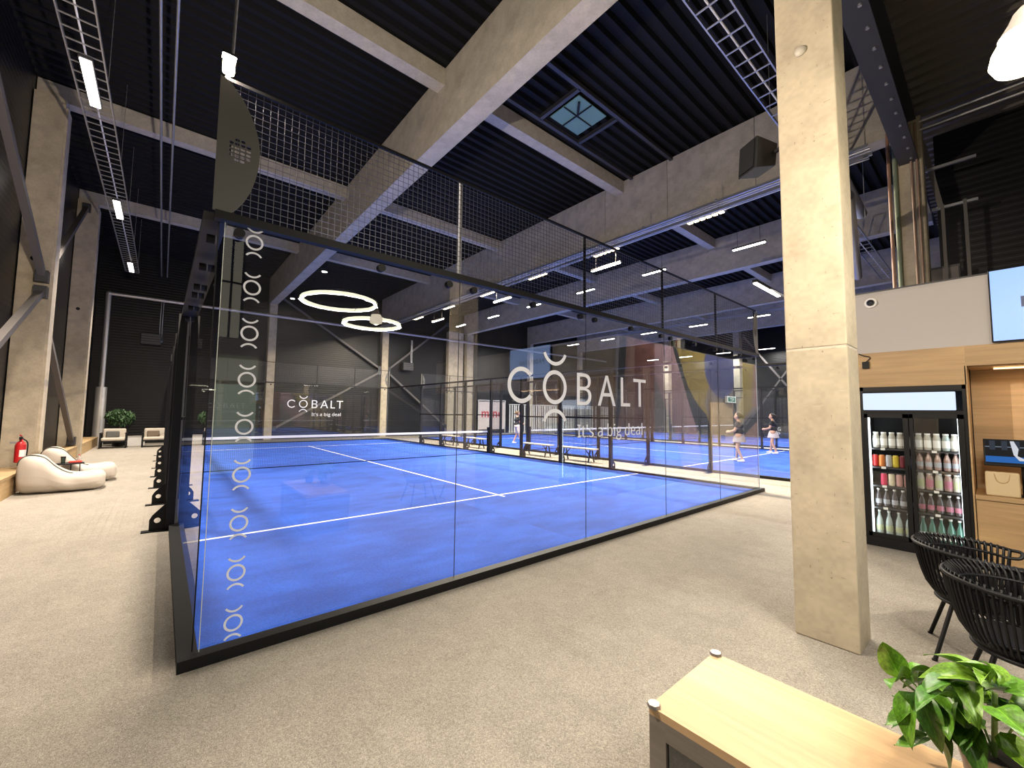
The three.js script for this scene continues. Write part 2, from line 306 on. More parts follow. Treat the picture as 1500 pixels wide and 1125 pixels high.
for (let k = 0; k < 4; k++) {
  const t = thing('track_spotlight', 'black cylinder spotlight with a bright face on the cafe track', 'light', [2.2 - (k > 2 ? 2.6 : 0), 4.6, [3.9, 5.6, 8.4, 5.6][k]], 0, 'track spots');
  part('can', [cyl(0.05, 0.18, 0, 0.09, 0, 20)], M.black, t); part('lens', [cyl(0.042, 0.012, 0, -0.004, 0, 20)], M.ledNeutral, t);
  part('stem', [rod(V(0, 0.18, 0), V(0, 3.1, 0), 0.012, 6)], M.black, t);
  t.updateMatrixWorld(true); rectLight(t, 0.09, 0.09, NEUTRAL, 1100, [0, -0.02, 0], [0, -1, 0]);
}
// corner floodlight on top of the glass corner
{
  const t = thing('corner_floodlight', 'small glaring floodlight on top of the perforated corner plate', 'light', [-0.03, 4.05, 0.02]);
  part('bracket', [bx(0.03, 0.06, 0.03, 0, 0.03, 0)], M.black, t);
  part('lens', [rb(0.075, 0.12, 0.06, 0.02, 0.0, 0.12, 0.0)], glow([1, 0.82, 0.55], 14), t);
  part('cap', [rb(0.09, 0.025, 0.07, 0.008, 0, 0.195, 0)], M.black, t);
  part('supply_conduit', rod(V(0.02, 0.2, -0.02), V(0.09, 5.15, -0.12), 0.011, 8), M.galv, t);
  const l = new THREE.PointLight(lin(1, 0.85, 0.69), CORNER); l.position.set(0, 0.12, 0.0); l.castShadow = true; l.shadow.radius = 2; t.add(l);
}

// ================================================================ COURTS
const font = await new FontLoader().loadAsync('fonts/droid/droid_sans_regular.typeface.json');
const fontBold = await new FontLoader().loadAsync('fonts/droid/droid_sans_bold.typeface.json');
function textGeo(s, capH, f = font, width = 0, depth = 0.001) {
  const g = new TextGeometry(s, { font: f, size: 1, depth, curveSegments: 6, bevelEnabled: false }); g.computeBoundingBox();
  const ref = new TextGeometry('H', { font: f, size: 1, depth, curveSegments: 3, bevelEnabled: false }); ref.computeBoundingBox();
  const k = capH / (ref.boundingBox.max.y - ref.boundingBox.min.y), w = (g.boundingBox.max.x - g.boundingBox.min.x) * k;
  g.translate(-g.boundingBox.min.x, 0, 0); g.scale(width ? k * width / w : k, k, 1); return g;
}
function arcGeo(r, s, a0, a1, cx, cy, n = 32) {   // flat stroke arc
  const sh = new THREE.Shape(), P = [];
  for (let i = 0; i <= n; i++) { const a = a0 + (a1 - a0) * i / n; P.push(new THREE.Vector2(cx + Math.cos(a) * (r + s / 2), cy + Math.sin(a) * (r + s / 2))); }
  for (let i = n; i >= 0; i--) { const a = a0 + (a1 - a0) * i / n; P.push(new THREE.Vector2(cx + Math.cos(a) * (r - s / 2), cy + Math.sin(a) * (r - s / 2))); }
  sh.setFromPoints(P); return new THREE.ExtrudeGeometry(sh, { depth: 0.001, bevelEnabled: false });
}
const ringGeo = (r, s, cx, cy) => mg([arcGeo(r, s, 0, Math.PI, cx, cy), arcGeo(r, s, Math.PI, 2 * Math.PI, cx, cy)]);
const PI = Math.PI;
const emblem = mg([ringGeo(0.05, 0.014, 0, 0), arcGeo(0.056, 0.013, PI * 1.18, PI * 1.82, 0, 0.135), arcGeo(0.056, 0.013, PI * 0.18, PI * 0.82, 0, -0.135)]);
const LET = {    // letters in metres, x from the start of the word, baseline 0, cap height 0.42
  C: arcGeo(0.185, 0.05, PI * 0.22, PI * 1.78, 0.21, 0.21), O: mg([ringGeo(0.185, 0.05, 0.76, 0.21)]),
  arcTop: arcGeo(0.2, 0.045, PI * 1.12, PI * 1.88, 0.76, 0.70), arcBottom: arcGeo(0.2, 0.045, PI * 0.12, PI * 0.88, 0.76, -0.28),
  B: textGeo('B', 0.42, font, 0.29).translate(1.17, 0, 0), A: textGeo('A', 0.42, font, 0.40).translate(1.60, 0, 0), L: textGeo('L', 0.42, font, 0.23).translate(2.13, 0, 0), T: textGeo('T', 0.42, font, 0.33).translate(2.45, 0, 0),
  tag: textGeo("It's a big deal", 0.165, font, 1.5).translate(1.18, -0.42, 0),
};
const wireGeo = (w, h, p = 0.05, r = 0.0034) => {    // welded mesh panel, local x 0..w, y 0..h
  const l = [];
  for (let i = 0; i <= Math.round(w / p); i++) l.push(bx(r, h, r, i * p, h / 2, 0));
  for (let j = 0; j <= Math.round(h / p); j++) l.push(bx(w, r, r, w / 2, j * p, r));
  return mg(l);
};
const endMesh = wireGeo(2, 1), sideMesh = wireGeo(2, 3);
function paneGeo(w, h) {                    // clear face plus polished edges 10 mm deep
  const f = new THREE.PlaneGeometry(w, h); f.translate(w / 2, h / 2, 0); return f;
}
const pane2x3 = paneGeo(1.994, 2.98), edgeStart = bx(0.004, 2.98, 0.012, 0.0015, 1.49, 0), edgeEnd = bx(0.004, 2.98, 0.012, 1.9925, 1.49, 0);
const sealGeo = bx(0.004, 2.98, 0.008, 0, 1.49, 0);
const clampGeo = cyl(0.035, 0.05, 0, 0, 0, 14).rotateX(PI / 2);
const cornerPlate = (() => {
  const s = new THREE.Shape(); s.moveTo(-0.05, 0.03); s.lineTo(-0.05, 1.03); s.bezierCurveTo(0.06, 1.0, 0.20, 0.78, 0.215, 0.55); s.bezierCurveTo(0.22, 0.30, 0.13, 0.10, 0.05, 0.03); s.lineTo(-0.05, 0.03);
  for (let i = 0; i < 4; i++) for (let j = 0; j < 6; j++) {
    const cx = 0.035 + i * 0.036, cy = 0.44 + j * 0.03, dx = (i - 1.5) / 2.1, dy = (j - 2.5) / 3.2; if (dx * dx + dy * dy > 1.0) continue;
    const h = new THREE.Path(); h.absellipse(cx, cy, 0.0155, 0.0115, 0, 2 * PI, true); s.holes.push(h);
  }
  return new THREE.ExtrudeGeometry(s, { depth: 0.006, bevelEnabled: false, curveSegments: 10 });
})();
const bracketGeo = (() => {                // gusset foot, profile in x (outwards) and y
  const s = new THREE.Shape(); s.moveTo(0, 0); s.lineTo(0.22, 0); s.lineTo(0.22, 0.16); s.lineTo(0.19, 0.22); s.lineTo(0.06, 0.36); s.lineTo(0, 0.36); s.lineTo(0, 0);
  const h = new THREE.Path(); h.absarc(0.135, 0.145, 0.036, 0, 2 * PI, true); s.holes.push(h);
  const a = new THREE.ExtrudeGeometry(s, { depth: 0.012, bevelEnabled: false, curveSegments: 10 }); a.translate(0, 0, -0.006);
  return mg([a, bx(0.3, 0.014, 0.12, 0.15, 0.007, 0)]);
})();

function court(x0, say, detail) {
  // artificial turf with its lines
  const tf = thing('court_turf', `bright blue artificial turf of the ${say} padel court`, 'turf', [x0, 0, 0], 0, 'court surfaces');
  part('carpet_pile', [bb(0, 10, -0.03, 0, -20, 0)], M.turf, tf);
  for (const z of [-3.05, -16.95]) part('line', [bb(0.02, 9.98, 0, 0.002, z - 0.027, z + 0.027)], M.line, tf);
  part('line', [bb(4.973, 5.027, 0, 0.0022, -17.15, -2.85)], M.line, tf);
  // cage
  const c = thing('court_cage', `black steel and glass enclosure of the ${say} padel court`, 'court', [x0, 0, 0], 0, 'court enclosures');
  for (const z of [0, -20]) {
    const s = z ? -1 : 1;
    part('base_channel', [bb(-0.11, 10.11, -0.03, 0.045, z - (s > 0 ? 0.0 : 0.10), z + (s > 0 ? 0.10 : 0.0))], M.black, c);
    const pz = z + s * 0.03;
    for (let i = 0; i < 5; i++) {
      const p = part('glass_pane', pane2x3, M.glass, c); p.position.set(i * 2 + 0.003, 0.03, pz);
      if (i === 0) part('polished_edge', edgeStart, M.glassEdge, p); if (i === 4) part('polished_edge', edgeEnd, M.glassEdge, p);
      if (i) { const q = part('joint_seal', sealGeo, M.steelDark, c); q.position.set(i * 2, 0.03, pz); }
      for (const dx of i === 0 ? [0.09, 1.15, 1.85] : i === 4 ? [0.15, 1.0, 1.8] : [0.15, 1.0, 1.85]) { const k = part('clamp', clampGeo, M.black, c); k.position.set(i * 2 + dx, 2.93, pz + s * 0.03); }
      const m = part('mesh_panel', endMesh, M.wire, c); m.position.set(i * 2, 3.06, pz); m.userData.kind = 'stuff';
      if (detail && z === 0) {
        if (i === 0) for (let k = 0; k < 9; k++) { const e = part('printed_emblem', emblem, M.print, p); e.position.set(0.187, 0.145 + k * 0.3405, 0.004); }
        const at = (n, g) => { const e = part(n, g, M.print, p); e.position.set(2.65 - i * 2 - 0.003, 1.74, 0.004); };
        if (i === 1) { for (const k of ['C', 'O']) at('printed_letter', LET[k]); at('printed_arc', LET.arcTop); at('printed_arc', LET.arcBottom); at('printed_letter', LET.B); }
        if (i === 2) for (const k of ['A', 'L', 'T']) at('printed_letter', LET[k]);
        if (i === 2) at('printed_slogan', LET.tag);
      }
      if (detail && z !== 0) {
        const at = (n, g) => { const e = part(n, g, M.print, p); e.position.set(4.62 - i * 2 - 0.003, 1.74, 0.006); };
        if (i === 2) { for (const k of ['C', 'O', 'B']) at('printed_letter', LET[k]); at('printed_arc', LET.arcTop); at('printed_arc', LET.arcBottom); }
        if (i === 3) { for (const k of ['A', 'L', 'T']) at('printed_letter', LET[k]); at('printed_slogan', LET.tag); }
      }
    }
    part('top_rail', [bb(-0.06, 10.06, 3.0, 3.06, pz - 0.02, pz + 0.05 * s + (s > 0 ? 0 : 0.04))], M.black, c);
    part('mesh_top_bar', [bx(10.1, 0.025, 0.025, 5, 4.06, pz)], M.black, c);
    for (let i = 0; i <= 5; i++) part('mesh_post', [bx(0.028, 1.0, 0.028, i * 2, 3.56, pz - s * 0.02)], i === 1 && z === 0 ? M.galv : M.black, c);
    for (const [px, f] of [[0, 1], [10, -1]]) { const q = part('corner_plate', cornerPlate, M.plate, c); q.position.set(px - f * 0.025, 3.03, pz + s * 0.02); q.scale.x = f; }
  }
  for (const sd of [0, 1]) {
    const px = sd ? 10 : 0, s = sd ? 1 : -1;
    part('base_channel', [bb(px + (s < 0 ? -0.11 : 0.0), px + (s < 0 ? 0.0 : 0.11), -0.03, 0.045, -20, 0)], M.black, c);
    const gx = px + s * 0.03;
    for (const z of [0, -2, -16, -18]) {
      const p = part('glass_pane', pane2x3, M.glass, c); p.rotation.y = PI / 2; p.position.set(gx, 0.03, z - 0.003);
      if (z === 0) part('joint_seal', sealGeo, M.black, p);
      for (const dz of [0.2, 1.0, 1.8]) { const k = part('clamp', clampGeo, M.black, c); k.rotation.y = PI / 2; k.position.set(gx + s * 0.03, 2.93, z - dz); }
    }
    for (const z of [-4, -6, -8, -12, -14]) { const m = part('mesh_panel', sideMesh, M.wire, c); m.rotation.y = PI / 2; m.position.set(gx, 0.05, z); m.userData.kind = 'stuff'; }
    part('top_rail', [bb(gx - 0.05 - (s < 0 ? 0.04 : 0), gx + 0.05 + (s > 0 ? 0.04 : 0), 3.0, 3.06, -20, 0), bb(gx - 0.02, gx + 0.02, 1.5, 1.54, -8, -4), bb(gx - 0.02, gx + 0.02, 1.5, 1.54, -16, -12)], M.black, c);
    for (const z of sd || x0 === 0 ? [-4.05, -6.1, -8.1, -10, -11.9, -14, -16] : [-2, -4.05, -6.1, -8.1, -10, -11.9, -14, -16]) {
      const p = part('post', [bx(0.10, 3.06, 0.08, px + s * 0.10, 1.5, z)], M.black, c);
      const b = part('foot_bracket', bracketGeo, M.black, p); b.position.set(px + s * 0.10, -0.03, z); b.scale.x = s;
    }
  }
  // net
  const n = thing('padel_net', `black padel net with white tape across the ${say} court`, 'net', [x0, 0, -10], 0, 'court nets');
  const wl = []; for (let i = 0; i <= 220; i++) wl.push(bx(0.003, 0.84, 0.003, 0.05 + i * 0.045, 0.43, 0)); for (let j = 0; j <= 19; j++) wl.push(bx(9.9, 0.003, 0.003, 5, 0.01 + j * 0.045, 0));
  const nm = part('net_mesh', wl, std([0.02, 0.02, 0.03], 0.8), n); nm.userData.kind = 'stuff';
  part('tape', [bx(9.9, 0.07, 0.014, 5, 0.875, 0)], M.line, n);
  for (const x of [0.02, 9.98]) { part('net_post', [bx(0.09, 1.05, 0.09, x, 0.525, 0)], M.black, n); part('bottom_band', [bx(9.9, 0.02, 0.008, 5, 0.012, 0)], M.black, n); }
}
court(0, 'near', true); court(12.25, 'middle', false); court(24.5, 'far', false);

// ================================================================ SERVICES OVERHEAD
function ladder(label, length, width, pitch, pos, turn, mat, cable) {
  const t = thing('cable_tray', label, 'cable tray', pos, turn);
  for (const s of [-1, 1]) part('side_rail', [bx(0.02, 0.06, length, s * width / 2, 0, 0)], mat, t);
  const g = bx(width, 0.014, 0.022), n = Math.floor(length / pitch);
  for (let i = 0; i <= n; i++) { const r = part('rung', g, mat, t); r.position.set(0, -0.02, -length / 2 + i * pitch); }
  part('cable', rod(V(0.03, 0.0, -length / 2), V(-0.02, 0.0, length / 2), 0.015, 6), cable, t);
  for (let i = 0; i < Math.floor((length - 1) / 3 + 0.999); i++) part('hanger_rod', [bx(0.008, 1.9, 0.008, width / 2, 0.95, -length / 2 + 1.1 + i * 3)], M.galv, t);
}
ladder('narrow galvanised wire tray carrying battens along the side aisle', 22.0, 0.42, 0.27, [-1.5, 7.3, -8.4], 0, M.galv, M.white);
ladder('wide galvanised cable ladder crossing behind the foreground column', 8.2, 0.40, 0.32, [7.75, 7.05, 1.35], PI / 2, M.galv, M.white);
ladder('distant cable ladder hung over the middle court', 9, 0.4, 0.4, [17.5, 7.3, 0.9], PI / 2, M.galv, M.white);
['conduit nearer the wire tray', 'conduit nearer the court'].forEach((s, i) => single('conduit_pipe', `long galvanised ${s} under the roof deck`, 'pipe', [rod(V(-0.60 + i * 0.2, 7.6, 2.2), V(-0.60 + i * 0.2, 7.6, -20.6), 0.022, 10)], M.galv, 'aisle conduits'));
{
  const t = thing('service_rail', 'long galvanised service rails with conduits under the second girder', 'rail', [10.5, 7.0, -10.4]);
  for (const [dx, dy, w, h] of [[-0.2, 0.12, 0.05, 0.06], [0.2, 0.12, 0.05, 0.06], [-0.24, -0.12, 0.04, 0.05]]) part('channel', [bx(w, h, 25, dx, dy, 0)], M.galv, t);
  for (const [dx, dy, r] of [[-0.05, 0.12, 0.025], [0.06, 0.13, 0.02], [-0.16, -0.14, 0.018]]) part('conduit', [rod(V(dx, dy, -12.5), V(dx, dy, 12.5), r, 8)], M.galv, t);
  for (let i = 0; i < 12; i++) part('cross_bar', [bx(0.5, 0.04, 0.05, 0, 0.17, -11.5 + i * 2.1)], M.galv, t);
  for (let i = 0; i < 12; i++) part('hanger_rod', [bx(0.01, 0.6, 0.01, 0.2, 0.45, -11.5 + i * 2.1)], M.galv, t);
}
{
  const t = thing('service_rail', 'distant service rails under the girder between the middle and far courts', 'rail', [23.6, 7.05, -10.4]);
  for (const dx of [-0.2, 0.2]) part('channel', [bx(0.05, 0.06, 25, dx, 0.06, 0)], M.galv, t);
  part('conduit', [rod(V(0, 0.08, -12.5), V(0, 0.08, 12.5), 0.025, 8)], M.galv, t);
}
// skylight with its steel trimmer frame
{
  const t = thing('roof_skylight', 'greenish roof skylight in a dark steel frame between two girders', 'skylight', [7.3, YC - 0.02, -2.95]);
  for (const z of [-0.72, 0.62]) part('trimmer', [bx(6.3, 0.1, 0.09, 0.3, -0.05, z)], M.steelDark, t);
  for (const x of [-0.62, 0.85]) part('trimmer', [bx(0.09, 0.1, 1.3, x, -0.05, -0.05)], M.steelDark, t);
  part('pane', [bx(1.05, 0.02, 0.95, 0.08, -0.03, -0.05)], M.skyPane, t);
  part('bar', [bx(1.05, 0.03, 0.025, 0.08, -0.05, -0.05)], M.black, t); part('bar', [bx(0.025, 0.03, 0.95, 0.02, -0.05, -0.05)], M.black, t);
  part('actuator', [bar(V(-0.3, -0.05, 0.3), V(0.0, -0.1, 0.0), 0.05)], M.black, t);
}
// pipe along the back wall and down its corner
{
  const t = thing('wall_duct_pipe', 'pale insulated pipe running along the back wall and down its corner', 'pipe', [0, 0, 0]);
  part('run', [rod(V(-2.35, 6.95, ZB + 0.45), V(35, 7.1, ZB + 0.45), 0.085, 14)], M.pipe, t);
  part('drop', [rod(V(-2.42, 6.95, ZB + 0.45), V(-2.42, 2.6, ZB + 0.45), 0.10, 14)], M.pipe, t);
  part('drop_sleeve', [cyl(0.2, 2.63, -2.42, 1.285, ZB + 0.45, 18)], M.pipe, t);
  part('elbow', [new THREE.SphereGeometry(0.11, 16, 12).translate(-2.4, 6.95, ZB + 0.45)], M.pipe, t);
}
[[-0.85, 5.0, 'back wall beyond the sofas'], [12.6, 4.75, 'back wall right of the brace column']].forEach(([x, y, s], i) => {
  const t = thing('fan_heater', `dark louvred fan heater with looped hoses on the ${i ? 'back wall past the brace column' : s}`, 'heater', [x, y, ZB], 0, 'fan heaters');
  part('case', [rb(0.75, 0.55, 0.4, 0.03, 0, 0, 0.35)], M.steelDark, t);
  for (let k = 0; k < 4; k++) part('louvre', [bx(0.68, 0.025, 0.05, 0, -0.18 + k * 0.12, 0.57)], M.brace, t);
  for (let k = 0; k < 2; k++) part('hose', tube([V(0.3 + k * 0.08, 1.9, 0.3), V(0.3 + k * 0.08, 0.4, 0.3), V(0.42, 0.05 - k * 0.1, 0.4), V(0.35, -0.15, 0.5)], 0.02, 16, 6), M.galv, t);
});
{
  const t = thing('wall_speaker', 'dark angular loudspeaker bracketed to the foreground column', 'speaker', [3.86, 4.05, 2.2], -0.5); t.scale.setScalar(0.85);
  const s = new THREE.Shape([[-0.13, -0.16], [0.10, -0.11], [0.13, 0.12], [-0.10, 0.17]].map((p) => new THREE.Vector2(...p)));
  const g = new THREE.ExtrudeGeometry(s, { depth: 0.24, bevelEnabled: true, bevelSize: 0.012, bevelThickness: 0.012, bevelSegments: 2 }); g.translate(0, 0, -0.12);
  part('cabinet', [g], M.black, t); part('grille', [bar(V(-0.147, -0.15, 0), V(-0.118, 0.16, 0), 0.2, 0.012)], M.black, t);
  part('bracket', [bar(V(0.1, 0.02, 0), V(0.1, 0.02, 0.28), 0.03)], M.black, t);
}

// ================================================================ CAFE BLOCK (face at x = 7)
const WX = 7.0;
{
  const w = structGroup('wall_cafe');
  part('fascia_panel', [bb(WX, WX + 0.1, 2.52, 3.34, 1.7, ZR)], M.panelWhite, w);
  const wd = (z0, z1, y0, y1, x0 = WX) => part('wood_panel', [bb(x0, x0 + 0.05, y0, y1, z0, z1).rotateX(0)], M.woodPale, w);
  wd(1.7, 2.335, -0.03, 2.52); wd(2.335, 3.325, 2.06, 2.52); wd(3.325, ZR, 2.28, 2.52);
  part('jamb', [bb(WX, WX + 0.55, -0.03, 2.28, 3.315, 3.335)], M.woodPale, w);
  part('core', [bb(WX + 0.75, 16, -0.03, 3.30, 1.74, ZR)], M.steelDark, w);
  part('roof_board', [bb(WX, 36.8, 3.30, 3.36, 1.7, ZR)], M.steelDark, w);
}
// painted wall facing the courts, with a door and an exit sign
{
  const cv = document.createElement('canvas'); cv.width = 2048; cv.height = 512; const g = cv.getContext('2d');
  const W = 14.5, X = (x) => (x - 7) / W * 2048, Y = (y) => 512 - (y / 3.34) * 512;
  g.fillStyle = '#7d746f'; g.fillRect(0, 0, 2048, 512);
  const poly = (c, pts) => { g.fillStyle = c; g.beginPath(); pts.forEach(([x, y], i) => (i ? g.lineTo(X(x), Y(y)) : g.moveTo(X(x), Y(y)))); g.closePath(); g.fill(); };
  const blob = (c, pts) => { g.fillStyle = c; g.beginPath(); const n = pts.length, mid = (a, b) => [(X(a[0]) + X(b[0])) / 2, (Y(a[1]) + Y(b[1])) / 2]; g.moveTo(...mid(pts[n - 1], pts[0])); pts.forEach((p, i) => g.quadraticCurveTo(X(p[0]), Y(p[1]), ...mid(p, pts[(i + 1) % n]))); g.closePath(); g.fill(); };
  poly('#8d8d92', [[7, 3.34], [7.17, 3.34], [7.1, 2.4], [7, 1.7]]);
  poly('#33363b', [[7.14, 3.34], [7.42, 3.34], [7.3, 2.4], [7.05, 1.4], [7.0, 1.4]]);
  poly('#8c6f63', [[7.42, 3.34], [7.7, 3.34], [7.68, 0], [7.0, 0], [7.05, 1.4], [7.3, 2.4]]);
  poly('#73483f', [[7.7, 3.34], [8.53, 3.34], [8.5, 0], [7.68, 0]]);
  poly('#9b8088', [[8.53, 3.34], [9.36, 3.34], [9.9, 2.5], [10.6, 1.2], [10.9, 0], [9.9, 0], [9.4, 1.3], [8.8, 2.1], [8.51, 2.57]]);
  poly('#77757a', [[8.51, 2.5], [8.8, 2.1], [9.4, 1.3], [9.9, 0], [8.5, 0]]);
  poly('#8a7a3c', [[9.5, 3.34], [11.36, 3.34], [11.12, 2.9], [11.3, 2.45], [11.05, 1.95], [11.28, 1.5], [10.7, 1.8], [9.97, 2.49]]);
  blob('#2b2e33', [[9.3, 3.4], [9.56, 3.4], [10.0, 2.49], [10.65, 1.9], [11.3, 1.6], [11.3, 0.8], [10.7, 1.1], [10.12, 1.97], [9.75, 2.7]]);
  blob('#3e4476', [[11.2, 3.6], [13.1, 3.6], [13.1, 2.7], [12.75, 2.25], [12.14, 2.1], [11.5, 2.3], [11.0, 2.84]]);
  blob('#2b2e33', [[13.12, 3.2], [13.7, 3.2], [13.65, 2.3], [13.2, 1.7], [12.85, 2.0]]);
  poly('#8a7a3c', [[13.7, 3.34], [14.6, 3.34], [14.4, 1.9], [13.4, 1.4], [13.2, 1.9], [13.62, 2.3]]);
  poly('#2b2e33', [[12.9, 1.1], [15, 1.95], [15, 1.55], [13.6, 1.0]]);
  poly('#8c6f63', [[14.6, 3.34], [21.5, 3.34], [21.5, 0], [13.4, 0], [13.6, 1.0], [15, 1.55], [15, 1.95], [14.4, 1.9]]);
  const t = new THREE.CanvasTexture(cv); t.colorSpace = THREE.SRGBColorSpace;
  const w = structGroup('wall_mural');
  const face = new THREE.PlaneGeometry(W, 3.34); face.rotateY(PI); const uv = face.attributes.uv; for (let i = 0; i < uv.count; i++) uv.setX(i, 1 - uv.getX(i)); face.translate(7 + W / 2, 1.67, 1.695);
  part('painted_plaster', face, new THREE.MeshStandardMaterial({ map: t, roughness: 0.8 }), w);
  part('plaster_wall', [bb(7.0, 36.8, -0.03, 3.34, 1.70, 1.74)], M.panelWhite, w);
  const d = structGroup('door_1');
  part('leaf', [bb(11.32, 12.05, -0.03, 2.02, 1.66, 1.69)], M.kraft, d); part('leaf', [bb(12.06, 12.8, -0.03, 2.02, 1.66, 1.69)], M.kraft, d);
  part('handle', [bb(11.95, 12.0, 0.95, 1.1, 1.62, 1.66)], M.galv, d); part('handle', [bb(12.1, 12.15, 0.95, 1.1, 1.62, 1.66)], M.galv, d);
  const s = thing('exit_sign', 'small lit green and white exit sign over the plain double door', 'sign', [12.55, 2.12, 1.62]);
  const c2 = document.createElement('canvas'); c2.width = 256; c2.height = 96; const h = c2.getContext('2d'); h.fillStyle = '#f2fff6'; h.fillRect(0, 0, 256, 96); h.fillStyle = '#1f6f58'; h.fillRect(20, 14, 216, 68); h.fillStyle = '#f2fff6'; h.font = 'bold 58px sans-serif'; h.fillText('EXIT', 52, 68);
  const st = new THREE.CanvasTexture(c2); st.colorSpace = THREE.SRGBColorSpace;
  part('case', [bx(0.62, 0.2, 0.06)], M.white, s);
  part('lit_face', new THREE.PlaneGeometry(0.6, 0.18).rotateY(PI).translate(0, 0, -0.032), new THREE.MeshStandardMaterial({ color: 0, emissive: 0xffffff, emissiveMap: st, emissiveIntensity: 3 }), s);
}
// wall-wash battens above the painted wall
for (let k = 0; k < 4; k++) {
  const t = thing('wall_wash_light', 'slim batten on an arm lighting the painted wall', 'light', [8.6 + k * 2.4, 4.1, 0.75], 0, 'mural wall washers');
  part('housing', [bx(1.3, 0.05, 0.08, 0, 0.04, 0)], M.black, t); part('diffuser', [bx(1.28, 0.02, 0.06, 0, 0, 0)], M.ledNeutral, t); part('arm', [bar(V(0, 0.05, 0), V(0, -0.75, 0.98), 0.03)], M.black, t);
  t.updateMatrixWorld(true); rectLight(t, 1.28, 0.08, NEUTRAL, 130, [0, -0.02, 0.02], [0, -0.75, 0.55]);
}
// wall screen
{
  const cv = document.createElement('canvas'); cv.width = 1024; cv.height = 576; const g = cv.getContext('2d'); g.fillStyle = '#8fb4ff'; g.fillRect(0, 0, 1024, 576); g.fillStyle = '#1c2b52'; g.font = 'bold 118px sans-serif'; g.fillText('PADELSTAR', 132, 320);
  const tx = new THREE.CanvasTexture(cv); tx.colorSpace = THREE.SRGBColorSpace;
  const t = thing('wall_screen', 'large light blue wall screen with dark PADELSTAR lettering', 'screen', [WX - 0.06, 2.945, 4.33]);
  part('case', [rb(0.05, 0.835, 1.57, 0.008, 0.02, 0, 0)], M.black, t);
  part('display', new THREE.PlaneGeometry(1.545, 0.81).rotateY(-PI / 2).translate(-0.008, 0, 0), new THREE.MeshStandardMaterial({ color: 0, roughness: 0.3, emissive: 0xffffff, emissiveMap: tx, emissiveIntensity: 1.15 }), t);
  part('wall_mount', [bx(0.05, 0.3, 0.3, 0.06, 0, 0)], M.black, t);
  t.updateMatrixWorld(true); rectLight(t, 1.5, 0.8, [0.55, 0.7, 1], 0.8, [-0.02, 0, 0], [-1, 0, 0]);
}
{
  const t = thing('dome_camera', 'small white dome security camera on the pale fascia panel', 'camera', [WX - 0.0, 3.2, 2.5]);
  part('base', [cyl(0.065, 0.03, 0, 0, 0, 24).rotateZ(PI / 2).translate(-0.015, 0, 0)], M.white, t);
  part('dome', [new THREE.SphereGeometry(0.045, 20, 12).translate(-0.03, 0, 0)], M.darkGlass, t);
}
{
  const t = thing('cable_clip', 'short black plug and lead on the wood panel over the fridge', 'plug', [WX - 0.02, 2.36, 2.42]);
  part('plug', [bx(0.04, 0.09, 0.07)], M.black, t); part('lead', tube([V(0, 0.04, 0.0), V(0, 0.1, 0.05), V(0, 0.13, -0.02), V(0, 0.16, -0.07)], 0.006, 10, 5), M.black, t);
}
// counter unit right of the fridge
{
  const t = thing('counter_unit', 'light wood counter cabinet with an open niche beside the fridge', 'cabinet', [WX, 0, 3.34]);
  part('door', [bb(0.0, 0.02, 0.0, 0.715, 0.005, 0.9)], M.woodPale, t); part('door', [bb(0.0, 0.02, 0.0, 0.715, 0.905, 1.8)], M.woodPale, t);
  part('carcass', [bb(0.02, 0.7, -0.03, 0.72, 0, 1.8)], M.woodPale, t);
  part('worktop', [bb(-0.015, 0.72, 0.725, 0.775, 0, 1.8)], M.woodPale, t);
  part('back_panel', [bb(0.70, 0.74, 0.775, 2.28, 0, 1.8)], M.wood, t);
  part('niche_ceiling', [bb(0.05, 0.74, 2.27, 2.29, 0, 1.8)], M.wood, t);
  const l = part('niche_light', [bx(0.05, 0.015, 1.5, 0.3, 2.255, 0.95)], glow([1, 0.62, 0.3], 3), t);
  t.updateMatrixWorld(true); rectLight(t, 0.05, 1.5, [1, 0.68, 0.38], 16, [0.3, 2.24, 0.95], [0, -1, 0]);
}
{
  const cv = document.createElement('canvas'); cv.width = 512; cv.height = 320; const g = cv.getContext('2d'); g.fillStyle = '#0d1016'; g.fillRect(0, 0, 512, 320); g.fillStyle = '#1f5ea8'; g.fillRect(0, 215, 512, 80); g.fillStyle = '#6e7b8c'; g.fillRect(0, 84, 512, 10); g.fillStyle = '#2b3340'; for (let k = 0; k < 6; k++) g.fillRect(30 + k * 82, 10, 40, 120);
  g.fillStyle = '#c9ccd4'; g.beginPath(); g.moveTo(170, 10); g.lineTo(196, 8); g.lineTo(225, 110); g.lineTo(215, 200); g.lineTo(285, 262); g.lineTo(225, 262); g.lineTo(190, 190); g.closePath(); g.fill();
  g.fillStyle = '#e9edf5'; g.fillRect(265, 95, 170, 130); g.fillStyle = '#2a2f3a'; g.fillRect(310, 185, 80, 16);
  const tx = new THREE.CanvasTexture(cv); tx.colorSpace = THREE.SRGBColorSpace;
  const t = thing('counter_monitor', 'tilted dark touch monitor showing a blue court picture on the wood counter', 'monitor', [WX + 0.16, 0.775, 3.72]);
  part('stand', [rb(0.16, 0.02, 0.24, 0.008, 0.06, 0.01, 0)], M.black, t); part('arm', [bar(V(0.1, 0.02, 0), V(0.06, 0.45, 0), 0.05)], M.black, t);
  const s = new THREE.Group(); const scr = part('screen_case', [rb(0.03, 0.32, 0.60, 0.008)], M.black, t); scr.position.set(0.02, 0.49, 0); scr.rotation.z = -0.35;
  part('display', new THREE.PlaneGeometry(0.57, 0.29).rotateY(-PI / 2).translate(-0.017, 0, 0), new THREE.MeshPhysicalMaterial({ color: 0, roughness: 0.5, specularIntensity: 0.2, emissive: 0xffffff, emissiveMap: tx, emissiveIntensity: 0.9 }), scr);
}
